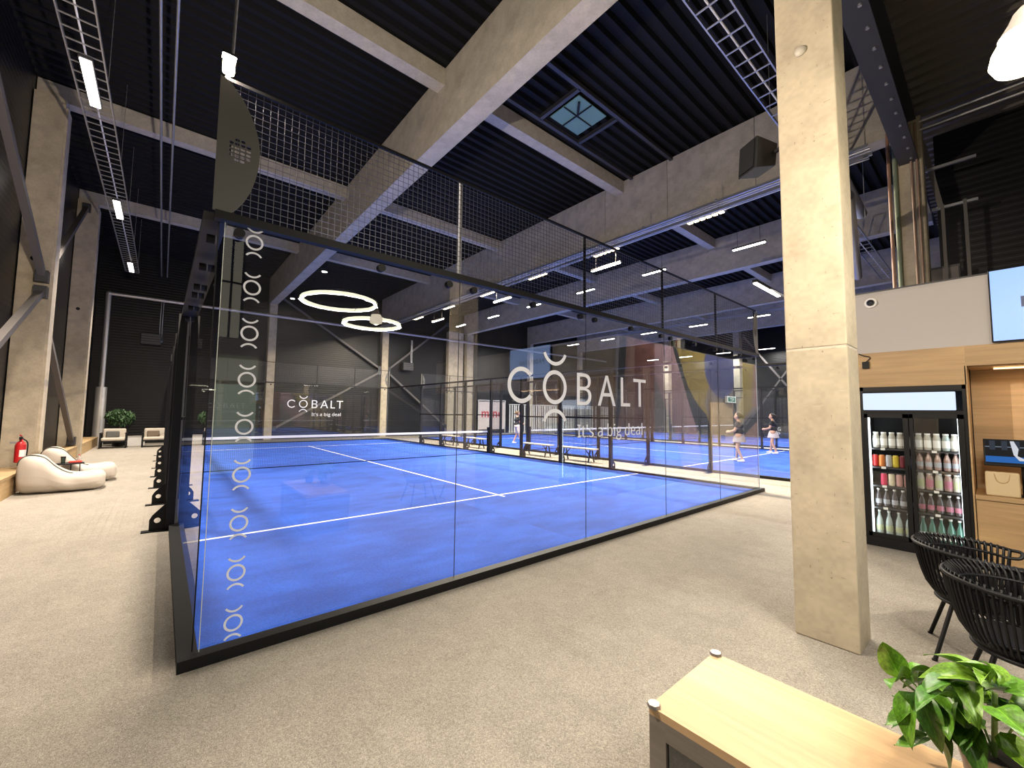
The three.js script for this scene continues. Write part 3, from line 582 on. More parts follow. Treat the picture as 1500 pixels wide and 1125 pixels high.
function carton(z, h, label) {
  const t = thing('paper_carrier_bag', label, 'bag', [WX + 0.06, 0.775, z], 0, 'paper bags on the counter');
  const g = rb(0.16, h, 0.26, 0.02, 0.08, h / 2, 0); const p = g.attributes.position; for (let i = 0; i < p.count; i++) p.setX(i, 0.08 + (p.getX(i) - 0.08) * (1 - 0.35 * p.getY(i) / h)); g.computeVertexNormals();
  part('body', g, M.kraft, t); part('handle', tube([V(0.03, h - 0.02, -0.06), V(0.02, h - 0.10, -0.04), V(0.015, h - 0.12, 0), V(0.02, h - 0.10, 0.04), V(0.03, h - 0.02, 0.06)], 0.006, 14, 6), M.woodPale, t);
}
carton(3.55, 0.27, 'folded paper carrier bag standing under the counter monitor'); carton(3.84, 0.25, 'shorter paper carrier bag at the back of the counter niche');

// ---------------------------------------------------------------- drinks fridge and its bottles
{
  const t = thing('drinks_fridge', 'tall black two-door drinks fridge with a lit white header', 'fridge', [WX, 0, 2.34]);
  part('cabinet', [bb(0.0, 0.7, -0.03, 2.06, 0, 0.035), bb(0.0, 0.7, -0.03, 2.06, 0.945, 0.98), bb(0.0, 0.7, 2.01, 2.06, 0, 0.98), bb(0.66, 0.72, -0.03, 2.06, 0, 0.98), bb(0.02, 0.7, -0.03, 0.1, 0, 0.98)], M.blackSatin, t);
  part('lit_header', [rb(0.03, 0.225, 0.86, 0.01, 0.0, 1.865, 0.46)], glow([0.68, 0.80, 1.0], 0.95), t);
  part('header_trim', [bb(0.0, 0.06, 1.70, 1.745, 0.035, 0.945), bb(0.0, 0.06, 1.985, 2.01, 0.035, 0.945)], M.black, t);
  part('plinth', [bb(-0.01, 0.05, -0.03, 0.10, 0, 0.98)], M.black, t);
  for (const [a, b] of [[0.035, 0.465], [0.475, 0.945]]) {
    const d = part('door', [bb(-0.02, 0.02, 0.10, 1.70, a, a + 0.035), bb(-0.02, 0.02, 0.10, 1.70, b - 0.05, b), bb(-0.02, 0.02, 1.65, 1.70, a, b), bb(-0.02, 0.02, 0.10, 0.15, a, b)], M.blackSatin, t);
    const p = part('door_glass', new THREE.PlaneGeometry(b - a - 0.08, 1.5).rotateY(-PI / 2).translate(-0.002, 0.9, (a + b) / 2), M.glass, d);
    part('handle', [bb(-0.045, -0.02, 0.85, 1.05, b - 0.035, b - 0.02)], M.black, d);
  }
  for (const y of [1.245, 1.0, 0.755, 0.47, 0.11]) { part('shelf', [bb(0.06, 0.6, y - 0.02, y, 0.04, 0.94)], M.steelDark, t); for (const z of [0.2, 0.68]) part('price_tag', [bx(0.004, 0.03, 0.045, 0.055, y - 0.008, z)], M.white, t); }
  for (const z of [0.075, 0.90]) part('led_strip', [bx(0.015, 1.5, 0.02, 0.035, 0.9, z)], glow([0.85, 0.95, 1.0], 5), t);
  t.updateMatrixWorld(true);
  rectLight(t, 0.04, 1.5, [0.85, 0.94, 1.0], 5, [0.045, 0.9, 0.09], [0.6, 0, 0.7]); rectLight(t, 0.04, 1.5, [0.85, 0.94, 1.0], 5, [0.045, 0.9, 0.885], [0.6, 0, -0.7]);
  rectLight(t, 0.8, 0.2, [0.72, 0.82, 1.0], 1.2, [-0.03, 1.865, 0.46], [-1, 0, 0]);
}
{
  const lathe = (p) => new THREE.LatheGeometry(p.map((a) => new THREE.Vector2(...a)), 16);
  const bottleG = lathe([[0.001, 0], [0.031, 0.003], [0.033, 0.02], [0.033, 0.12], [0.030, 0.15], [0.016, 0.19], [0.013, 0.225], [0.001, 0.225]]);
  const tallG = lathe([[0.001, 0], [0.034, 0.003], [0.036, 0.02], [0.036, 0.16], [0.030, 0.20], [0.014, 0.255], [0.012, 0.30], [0.001, 0.30]]);
  const jarG = lathe([[0.001, 0], [0.034, 0.003], [0.036, 0.015], [0.036, 0.15], [0.028, 0.18], [0.026, 0.20], [0.001, 0.20]]);
  const canG = lathe([[0.001, 0], [0.026, 0.0], [0.033, 0.012], [0.033, 0.14], [0.027, 0.155], [0.027, 0.158], [0.001, 0.155]]);
  const capG = cyl(0.016, 0.022, 0, 0, 0, 12), lidG = cyl(0.028, 0.02, 0, 0, 0, 14), labG = (r, h) => new THREE.CylinderGeometry(r, r, h, 16, 1, true);
  const lab1 = labG(0.0337, 0.06), lab2 = labG(0.0367, 0.07), lab3 = labG(0.0367, 0.09);
  const mats = { clear: phy([0.36, 0.42, 0.40], 0.12, { clearcoat: 1 }), green: phy([0.05, 0.16, 0.12], 0.12, { clearcoat: 1 }), milk: std([0.46, 0.44, 0.39], 0.4), rose: phy([0.34, 0.22, 0.19], 0.15, { clearcoat: 1 }), dark: phy([0.06, 0.05, 0.055], 0.12, { clearcoat: 1 }) };
  const L = { white: std([0.75, 0.75, 0.72], 0.6), pink: std([0.38, 0.13, 0.19], 0.5), grey: std([0.35, 0.36, 0.4], 0.5), lime: std([0.42, 0.46, 0.27], 0.5) };
  const put = (kind, x, y, z, mat, lab, label, group) => {
    const t = thing(kind === 'can' ? 'drink_can' : kind === 'jar' ? 'juice_jar' : 'drink_bottle', label, kind === 'can' ? 'can' : 'bottle', [WX + x, y, 2.34 + z], 0, group);
    if (kind === 'can') { part('can_body', canG, mat, t); part('can_lid', cyl(0.026, 0.004, 0, 0.157, 0, 14), M.galv, t); return; }
    if (kind === 'jar') { part('glass_body', jarG, mat, t); const c = part('lid', lidG, M.white, t); c.position.y = 0.205; const l = part('paper_label', lab3, lab, t); l.position.y = 0.085; return; }
    const tall = kind === 'tall'; part('glass_body', tall ? tallG : bottleG, mat, t); const c = part('cap', capG, M.white, t); c.position.y = tall ? 0.305 : 0.23; const l = part('paper_label', tall ? lab2 : lab1, lab, t); l.position.y = tall ? 0.09 : 0.075;
  };
  const zl = [0.125, 0.205, 0.285, 0.365, 0.425], zr = [0.54, 0.62, 0.70, 0.78, 0.855];
  zl.forEach((z) => put('jar', 0.13, 1.245, z, mats.milk, L.white, 'pale juice bottle on the top fridge shelf behind the hinge-side door', 'top shelf hinge side'));
  zr.forEach((z, i) => put('jar', 0.13, 1.245, z, i === 3 ? mats.clear : mats.milk, L.white, 'pale juice bottle on the top fridge shelf behind the door next to the counter', 'top shelf counter side'));
  const cans = [['red', [0.45, 0.03, 0.03]], ['orange', [0.62, 0.20, 0.05]], ['pale grey', [0.45, 0.45, 0.47]], ['yellow', [0.62, 0.48, 0.05]], ['dark red', [0.20, 0.03, 0.04]], ['violet', [0.18, 0.17, 0.34]]];
  cans.forEach(([n, c], i) => put('can', 0.12, 1.0, 0.11 + i * 0.068, std(c, 0.35, { metalness: 0.2 }), null, `${n} drink can on the second fridge shelf`, 'second shelf cans'));
  zr.forEach((z) => put('bottle', 0.13, 1.0, z, mats.rose, L.grey, 'pinkish drink bottle with a white cap on the second fridge shelf', 'second shelf bottles'));
  [['crimson', [0.55, 0.03, 0.09]], ['cream', [0.62, 0.55, 0.40]], ['dusty pink', [0.48, 0.26, 0.24]], ['brownish pink', [0.36, 0.18, 0.16]]].forEach(([n, c], i) => put('can', 0.12, 0.755, 0.19 + i * 0.075, std(c, 0.4), null, `${n} drink can on the third fridge shelf`, 'third shelf cans'));
  zr.forEach((z, i) => put('jar', 0.13, 0.755, z, i % 2 ? mats.rose : mats.milk, i % 2 ? L.pink : L.lime, i % 2 ? 'reddish smoothie bottle on the third fridge shelf' : 'pale green smoothie bottle on the third fridge shelf', 'third shelf smoothies'));
  zl.forEach((z) => put('bottle', 0.13, 0.47, z, mats.dark, L.grey, 'dark soft drink bottle on the fourth fridge shelf behind the hinge-side door', 'fourth shelf hinge side'));
  zr.forEach((z) => put('bottle', 0.13, 0.47, z, mats.dark, L.pink, 'dark soft drink bottle with a pink label on the fourth fridge shelf', 'fourth shelf counter side'));
  zl.slice(0, 4).forEach((z, i) => put('tall', 0.13, 0.11, z + i * 0.015, mats.clear, L.lime, 'tall clear water bottle with a lime label on the bottom fridge shelf', 'bottom shelf hinge side'));
  zr.forEach((z, i) => put('tall', 0.13, 0.11, z, mats.green, L.white, 'tall green glass water bottle on the bottom fridge shelf', 'bottom shelf counter side'));
}

// ---------------------------------------------------------------- mezzanine clutter above the cafe and the steel beam
{
  const t = thing('steel_beam', 'dark bolted steel beam running from the foreground column over the cafe', 'beam', [0, 0, 0]);
  part('web', [bb(3.96, 10.9, 6.75, 7.55, 2.60, 2.64)], M.steelDark, t);
  part('flange', [bb(3.96, 10.9, 6.70, 6.75, 2.48, 2.76)], M.steelDark, t); part('flange', [bb(3.96, 10.9, 7.55, 7.60, 2.48, 2.76)], M.steelDark, t);
  for (let i = 0; i < 14; i++) part('bolt', [cyl(0.022, 0.03, 4.6 + i * 0.46, 6.69, 2.68, 8)], M.galv, t);
}
single('mezzanine_wall', 'black service wall rising behind the mezzanine clutter', 'wall', [bb(12.2, 12.4, 3.36, 7.75, 2.9, ZR)], M.wall);
{
  const t = thing('pipe_frame', 'dark pipe rack with thin crossbars on the mezzanine', 'rack', [11.3, 3.36, 3.2]);
  for (const z of [-0.18, 0.12]) part('upright', [bx(0.07, 2.5, 0.05, 0, 1.25, z)], M.brace, t);
  part('crossbar', [bx(0.05, 0.05, 0.62, 0, 2.45, -0.02)], M.galv, t); part('crossbar', [bx(0.05, 0.05, 0.7, -0.1, 3.25, -0.05)], M.galv, t); part('crossbar', [bx(0.05, 0.04, 0.4, 0, 0.45, 0)], M.brace, t);
  part('diagonal', [bar(V(0, 3.9, -0.4), V(0, 2.45, -0.2), 0.08)], M.brace, t);
}
for (const [y, s] of [[7.42, 'upper'], [7.25, 'lower']]) single('sprinkler_pipe', `${s} thin pipe under the cafe roof deck by the pendant`, 'pipe', [rod(V(10.7, y, 2.8), V(10.7, y, 6), 0.02, 8)], M.pipe, 'cafe roof pipes');
{
  const t = thing('column_pipes', 'bundle of reddish and green pipes clamped to the mezzanine column', 'pipe', [10.76, 3.36, 2.3]);
  [[0, 0.03, [0.32, 0.18, 0.12], 0.03], [0.0, 0.12, [0.20, 0.24, 0.16], 0.04], [-0.02, 0.36, [0.30, 0.2, 0.14], 0.02], [-0.02, 0.44, [0.30, 0.2, 0.14], 0.02]].forEach(([x, z, c, r]) => part('pipe', [rod(V(x, 0, z), V(x, 4.1, z), r, 8)], std(c, 0.5), t));
}
[[11.9, 3.36, 4.35, 1.6, 'charcoal storage cabinet standing behind the wall screen'], [11.6, 3.36, 2.95, 1.3, 'charcoal storage cabinet beside the pipe rack']].forEach(([x, y, z, h, s]) => {
  const t = thing('storage_cabinet', s, 'cabinet', [x, y, z]); part('body', [bx(0.4, h, 0.5, 0, h / 2, 0)], M.steelDark, t); part('door', [bx(0.02, h - 0.1, 0.46, -0.21, h / 2, 0)], M.brace, t); part('handle', [bx(0.02, 0.15, 0.02, -0.23, h / 2, 0.17)], M.galv, t);
});
{
  const t = thing('ventilation_duct', 'round galvanised duct sloping behind the foreground column', 'duct', [0, 0, 0]);
  part('run', [rod(V(6.0, 6.2, 1.9), V(12.5, 6.6, 1.6), 0.12, 16)], M.galv, t); part('run', [rod(V(8.2, 5.3, 2.1), V(13, 5.2, 1.4), 0.09, 16)], M.galv, t);
  for (const x of [7, 9.5, 12]) part('hanger_rod', [bb(x - 0.006, x + 0.006, 6.3, YC, 1.74, 1.752)], M.galv, t);
}

// rear entrance behind the camera, mirrored in the glass
{
  const d = structGroup('door_2');
  part('frame', [bb(0.60, 0.68, -0.03, 3.05, ZR - 0.06, ZR), bb(1.62, 1.70, -0.03, 3.05, ZR - 0.06, ZR), bb(0.6, 1.7, 2.3, 2.38, ZR - 0.06, ZR), bb(0.6, 1.7, 2.97, 3.05, ZR - 0.06, ZR)], std([0.18, 0.2, 0.13], 0.5), d);
  part('lit_window_pane', [bb(0.68, 1.62, 0.05, 2.3, ZR - 0.03, ZR - 0.01)], glow([0.62, 0.78, 0.58], 1.1), d); part('lit_window_pane', [bb(0.68, 1.62, 2.38, 2.97, ZR - 0.03, ZR - 0.01)], glow([0.55, 0.58, 0.40], 1.0), d);
  part('handle', [bb(1.5, 1.54, 0.9, 1.3, ZR - 0.1, ZR - 0.06)], M.galv, d);
  const w = structGroup('window_1');
  part('window_frame', [bb(0.6, 0.66, 3.5, 6.5, ZR - 0.06, ZR), bb(0.9, 0.95, 3.5, 6.5, ZR - 0.06, ZR), bb(1.15, 1.21, 3.5, 6.5, ZR - 0.06, ZR), bb(0.6, 1.2, 4.9, 4.95, ZR - 0.06, ZR)], M.black, w);
  part('lit_window_pane', [bb(0.66, 0.9, 3.5, 6.5, ZR - 0.03, ZR - 0.01)], glow([0.62, 0.58, 0.44], 1.1), w); part('lit_window_pane', [bb(0.95, 1.15, 3.5, 6.5, ZR - 0.03, ZR - 0.01)], glow([0.62, 0.58, 0.44], 1.1), w);
}

// ================================================================ SIDE AISLE FURNITURE
{
  const t = thing('bench_ledge', 'long low plywood bench ledge along the ribbed side wall', 'bench', [0, 0, 0]);
  for (const [a, b] of [[-3.9, -7.0], [-7.0, -10.13], [-10.67, -13.6], [-13.6, -16.48], [-17.02, -20.0], [-20.0, -22.4]]) { part('seat_board', [bb(-2.855, -2.36, 0.32, 0.37, b + 0.004, a - 0.004)], M.plywood, t); part('riser_board', [bb(-2.40, -2.37, -0.03, 0.32, b + 0.004, a - 0.004)], M.plywood, t); }
}
function beanbag(label, pos, turn, sx, sy) {
  const t = thing('bean_bag_lounger', label, 'bean bag', pos, turn, 'bean bag loungers');
  // stations along local x: [x, floor y, top y, half width]
  const st = [[-0.60, 0.28, 0.50, 0.16], [-0.56, 0.08, 0.66, 0.30], [-0.44, 0.0, 0.75, 0.38], [-0.26, 0.0, 0.70, 0.42], [-0.08, 0.0, 0.50, 0.44], [0.10, 0.0, 0.37, 0.45], [0.28, 0.0, 0.345, 0.45], [0.46, 0.0, 0.37, 0.43], [0.58, 0.03, 0.355, 0.36], [0.64, 0.09, 0.27, 0.20]];
  const cv = (k, j) => { const n = st.length - 1, i = Math.min(n - 1, Math.floor(k * n)), f = k * n - i, g = (q) => st[Math.max(0, Math.min(n, q))][j], a = g(i - 1), b = g(i), c = g(i + 1), d = g(i + 2); return 0.5 * (2 * b + (c - a) * f + (2 * a - 5 * b + 4 * c - d) * f * f + (3 * b - a - 3 * c + d) * f * f * f); };
  const NU = 44, NV = 36, pos_ = [], uv = [], idx = [];
  for (let i = 0; i <= NU; i++) for (let j = 0; j <= NV; j++) {
    const k = i / NU, a = j / NV * 2 * PI, e = 0.62, co = Math.cos(a), si = Math.sin(a), X = cv(k, 0), y0 = cv(k, 1), y1 = cv(k, 2), w = cv(k, 3);
    const wr = 0.012 * Math.sin(9 * k * PI + 3 * a) + 0.01 * Math.sin(17 * k + 5 * a), yy = (y0 + y1) / 2 + (y1 - y0) / 2 * Math.sign(si) * Math.pow(Math.abs(si), e) * (1 + wr);
    const zz = w * Math.sign(co) * Math.pow(Math.abs(co), e) * (1 + wr) * (yy < 0.1 ? 0.95 : 1);
    pos_.push(X * sx, Math.max(0, yy) * sy, zz); uv.push(k * 1.3, a * 0.3);
  }
  for (let i = 0; i < NU; i++) for (let j = 0; j < NV; j++) { const a = i * (NV + 1) + j, b = a + NV + 1; idx.push(a, a + 1, b, b, a + 1, b + 1); }
  for (const e of [0, NU]) { const c = pos_.length / 3; pos_.push(cv(e / NU, 0) * sx, (cv(e / NU, 1) + cv(e / NU, 2)) / 2 * sy, 0); uv.push(0, 0); for (let j = 0; j < NV; j++) { const a = e * (NV + 1) + j; e ? idx.push(c, a, a + 1) : idx.push(c, a + 1, a); } }
  const g = new THREE.BufferGeometry(); g.setAttribute('position', new THREE.Float32BufferAttribute(pos_, 3)); g.setAttribute('uv', new THREE.Float32BufferAttribute(uv, 2)); g.setIndex(idx); g.computeVertexNormals();
  part('cushion', g, M.bean, t);
  const seam = []; for (let i = 2; i <= 26; i++) { const k = i / NU; seam.push(V(cv(k, 0) * sx, cv(k, 2) * sy * 0.985 + 0.004, 0.42 * cv(k, 3))); }
  part('dark_piping', tube(seam, 0.018, 40, 6), M.greyFabric, t);
  return t;
}
beanbag('cream bean bag lounger with dark piping beside the fire extinguisher', [-1.75, -0.03, -8.88], 0.06, 1.0, 1.0);
beanbag('cream bean bag lounger behind the small side table', [-1.66, -0.03, -10.15], 0.12, 1.0, 1.08);
{
  const t = thing('side_table', 'small black tray table with thin legs between the bean bags', 'table', [-1.72, -0.03, -9.5]);
  part('tray_top', [cyl(0.22, 0.02, 0, 0.48, 0, 28)], M.black, t);
  for (let k = 0; k < 3; k++) { const a = k * 2.094 + 0.5; part('leg', [rod(V(Math.cos(a) * 0.18, 0.47, Math.sin(a) * 0.18), V(Math.cos(a) * 0.2, 0, Math.sin(a) * 0.2), 0.009, 6)], M.black, t); }
  const c = thing('drinking_cup', 'dark green lidded cup on the tray table', 'cup', [-1.82, 0.46, -9.45]); part('cup_body', [cyl(0.03, 0.13, 0, 0.065, 0, 18, 0.04)], std([0.012, 0.03, 0.02], 0.35), c); part('cup_lid', [cyl(0.042, 0.018, 0, 0.138, 0, 18)], M.black, c);
  const n = single('folded_cloth', 'folded red cloth lying on the tray table', 'cloth', [rb(0.2, 0.045, 0.13, 0.02, -1.64, 0.483, -9.48)], M.redCloth);
  const b = thing('small_bottle', 'small clear bottle standing behind the red cloth', 'bottle', [-1.60, 0.46, -9.60]); part('bottle_body', new THREE.LatheGeometry([[0.001, 0], [0.03, 0.004], [0.03, 0.09], [0.012, 0.13], [0.012, 0.15], [0.001, 0.15]].map((p) => new THREE.Vector2(...p)), 16), phy([0.5, 0.45, 0.4], 0.15, { clearcoat: 1 }), b); part('cap', [cyl(0.014, 0.02, 0, 0.16, 0, 10)], M.red, b);
}
{
  const t = thing('fire_extinguisher', 'red fire extinguisher hung beside the first bean bag', 'extinguisher', [-2.46, 0.5, -9.6]);
  part('cylinder', new THREE.LatheGeometry([[0.001, 0], [0.075, 0.01], [0.08, 0.04], [0.08, 0.36], [0.06, 0.42], [0.025, 0.45], [0.025, 0.49], [0.001, 0.49]].map((p) => new THREE.Vector2(...p)), 24), M.red, t);
  part('valve', [bx(0.04, 0.05, 0.1, 0, 0.51, 0.02)], M.black, t); part('lever', [bar(V(0, 0.55, -0.02), V(0, 0.58, 0.12), 0.02)], M.red, t);
  part('hose', tube([V(0.03, 0.5, 0.05), V(0.1, 0.42, 0.06), V(0.1, 0.2, 0.04), V(0.085, 0.06, 0.02)], 0.012, 14, 6), M.black, t); part('paper_label', new THREE.CylinderGeometry(0.081, 0.081, 0.14, 16, 1, true, 0, 2).translate(0, 0.2, 0), M.white, t);
  part('wall_hook', [bx(0.1, 0.04, 0.04, -0.1, 0.42, 0)], M.galv, t);
}
function sofa(label, x, z, pillowMat) {
  const t = thing('outdoor_armchair', label, 'armchair', [x, -0.03, z], 0, 'low armchairs');
  for (const s of [-1, 1]) { for (const d of [-0.33, 0.33]) part('leg', [bx(0.05, 0.62, 0.05, s * 0.39, 0.31, d)], M.black, t); part('arm_rail', [bx(0.06, 0.04, 0.72, s * 0.39, 0.62, 0)], M.black, t); part('side_rail', [bx(0.04, 0.04, 0.7, s * 0.39, 0.28, 0)], M.black, t); }
  part('front_rail', [bx(0.78, 0.05, 0.04, 0, 0.28, 0.33)], M.black, t); part('base_rail', [bx(0.78, 0.03, 0.03, 0, 0.05, 0.33)], M.black, t);
  part('seat_cushion', [rb(0.74, 0.13, 0.66, 0.05, 0, 0.37, 0.02)], M.cream, t);
  const b = part('back_cushion', [rb(0.72, 0.42, 0.15, 0.06, 0, 0.62, -0.24)], M.cream, t); b.rotation.x = -0.1;
  const p = part('throw_pillow', [rb(0.42, 0.28, 0.12, 0.05, -0.05, 0.58, -0.05)], pillowMat, t); p.rotation.x = -0.2;
}
sofa('low black-framed armchair with cream cushions in front of the leafy plant', -1.75, -20.7, M.greyFabric);
sofa('low black-framed armchair with cream cushions and a brown pillow by the court', -0.45, -20.7, std([0.20, 0.15, 0.11], 0.95, { map: T.fabric }));
{
  const t = thing('potted_tree', 'bushy dark green potted plant behind the first armchair', 'plant', [-1.65, -0.03, -21.6]);
  part('pot', new THREE.LatheGeometry([[0.001, 0], [0.2, 0.005], [0.25, 0.5], [0.22, 0.5], [0.2, 0.44], [0.001, 0.44]].map((p) => new THREE.Vector2(...p)), 24), M.black, t);
  part('trunk', [cyl(0.03, 0.7, 0, 0.7, 0, 8)], M.bark, t);
  const lf = []; for (let i = 0; i < 420; i++) {
    const u = rr(-1, 1), a = rr(0, 2 * PI), r = Math.cbrt(rr(0.3, 1)), s = Math.sqrt(1 - u * u), g = new THREE.PlaneGeometry(0.07, 0.2, 1, 2); const p = g.attributes.position; for (let k = 0; k < p.count; k++) if (Math.abs(p.getY(k)) > 0.05) p.setX(k, p.getX(k) * 0.25);
    g.rotateX(rr(-1.2, 1.2)); g.rotateY(rr(0, 6.3)); g.rotateZ(rr(-0.8, 0.8)); g.translate(Math.cos(a) * s * r * 0.48, 1.25 + u * r * 0.36, Math.sin(a) * s * r * 0.42); lf.push(g);
  }
  part('foliage', lf, M.treeLeaf, t).userData.kind = 'stuff';
}
{ const t = thing('planter_box', 'low white box standing between the two armchairs', 'box', [-1.08, -0.03, -21.6]); part('body', [rb(0.6, 0.42, 0.35, 0.015, 0, 0.21, 0)], M.white, t); part('lid', [bx(0.62, 0.03, 0.37, 0, 0.425, 0)], M.panelWhite, t); }

// benches between the courts
function bench(z, label) {
  const t = thing('court_bench', label, 'bench', [11.1, -0.03, z], 0, 'courtside benches');
  part('seat', [rb(0.32, 0.04, 1.6, 0.01, 0, 0.46, 0)], std([0.42, 0.38, 0.33], 0.7), t);
  for (const s of [-0.6, 0.6]) { for (const d of [-1, 1]) part('leg', [bar(V(d * 0.05, 0.44, s), V(d * 0.16, 0, s), 0.035)], M.black, t); part('leg_brace', [bar(V(0, 0.44, s * 0.55), V(0, 0.2, s), 0.025)], M.black, t); }
}
[-6.2, -8.3, -12.6, -14.8].forEach((z, i) => bench(z, `white-topped folding bench between the courts, ${['nearest the cafe', 'second from the cafe', 'third from the cafe', 'nearest the back wall'][i]}`));
// entrance portal, banner, slat screen
{
  const t = thing('banner', 'white banner with red mine lettering hanging by the back wall', 'banner', [20.0, 0.3, ZB + 0.5]);
  part('cloth', [bx(2.6, 2.2, 0.02, 0, 1.1, 0)], std([0.72, 0.62, 0.60], 0.8), t);
  const g = textGeo('mine', 0.62, fontBold, 2.1); g.translate(-1.05, 0.95, 0.012); part('lettering', g, M.red, t);
  part('pole', [cyl(0.03, 2.6, -1.35, 1.0, 0, 8)], M.white, t); part('pole', [cyl(0.03, 2.6, 1.35, 1.0, 0, 8)], M.white, t); part('top_bar', [bx(2.8, 0.06, 0.06, 0, 2.3, 0)], M.white, t);
}
{
  const t = thing('slat_screen', 'long white vertical slat screen in front of the back wall', 'screen', [21.9, -0.03, ZB + 0.45]);
  const g = bx(0.10, 2.3, 0.05); for (let i = 0; i < 62; i++) { const s = part('slat', g, M.white, t); s.position.set(i * 0.235, 1.15, (i % 3) * 0.02); }
  part('rail', [bx(14.6, 0.06, 0.05, 7.2, 2.36, 0)], M.white, t); part('rail', [bx(14.6, 0.06, 0.05, 7.2, 0.1, -0.05)], M.galv, t);
}
{
  const t = thing('advert_board', 'dark advert board with white G and P letters by the far end wall', 'board', [36.3, -0.03, -6.9]);
  part('board', [bx(0.05, 0.9, 2.0, 0, 0.45, 0)], M.steelDark, t);
  for (const [s, y] of [['G', 0.52], ['P', 0.14]]) { const g = textGeo(s, 0.28, fontBold); g.rotateY(-PI / 2); g.translate(-0.03, y, -0.72); part('lettering', g, M.print, t); }
}

// ================================================================ FOREGROUND: display table, plant, chairs
{
  const t = thing('display_table', 'low table with a pale beech top and grey framed side', 'table', [1.28, -0.03, 2.60]);
  const W = 0.58, D = 1.5, H = 0.53;
  const top = bb(0, W, H - 0.03, H, 0, D); const uv = top.attributes.uv, p = top.attributes.position; for (let i = 0; i < uv.count; i++) uv.setXY(i, p.getZ(i) * 0.6, p.getX(i) * 0.9 + p.getY(i));
  part('top_board', top, M.wood, t);
  part('side_frame', [bb(0, 0.03, 0, H - 0.03, 0, 0.07), bb(0, 0.03, 0, H - 0.03, D - 0.07, D), bb(0, 0.03, H - 0.10, H - 0.03, 0.07, D - 0.07), bb(0, 0.03, 0, 0.07, 0.07, D - 0.07)], M.greyFrame, t);
  part('side_glass', [bb(0.012, 0.02, 0.07, H - 0.10, 0.07, D - 0.07)], M.darkGlass, t);
  part('far_side_panel', [bb(W - 0.03, W, 0, H - 0.03, 0, D)], M.greyFrame, t); part('end_panel', [bb(0.03, W - 0.03, 0, H - 0.03, 0, 0.03)], M.greyFrame, t); part('floor_board', [bb(0.03, W - 0.03, 0.02, 0.05, 0.03, D)], M.greyFrame, t);
  for (const x of [0.012, W - 0.012]) { const g = new THREE.CylinderGeometry(0.024, 0.028, 0.012, 7); g.translate(x, H + 0.006, 0.014); part('corner_cap', g, std([0.33, 0.30, 0.27], 0.35, { metalness: 0.7 }), t); }
}
// leaf: curved heart-shaped blade along +x
function leafGeo(L, W, curl, fold) {
  const n = 10, m = 6, pos = [], uv = [], idx = [];
  for (let i = 0; i <= n; i++) for (let j = 0; j <= m; j++) {
    const t = i / n, s = j / m * 2 - 1, w = W * Math.pow(Math.sin(PI * Math.pow(t, 0.62)), 0.8) * (1 - 0.15 * t) + 0.0005, x = L * t - (t < 0.15 ? 0.02 * L * Math.abs(s) : 0);
    pos.push(x, curl * L * (t - t * t * 1.6) + fold * Math.abs(s) * w + 0.04 * W * Math.sin(t * 9 + s * 2), s * w * 0.5); uv.push(t, (s + 1) / 2);
  }
  for (let i = 0; i < n; i++) for (let j = 0; j < m; j++) { const a = i * (m + 1) + j, b = a + m + 1; idx.push(a, a + 1, b, b, a + 1, b + 1); }
  const g = new THREE.BufferGeometry(); g.setAttribute('position', new THREE.Float32BufferAttribute(pos, 3)); g.setAttribute('uv', new THREE.Float32BufferAttribute(uv, 2)); g.setIndex(idx); g.computeVertexNormals(); return g;
}
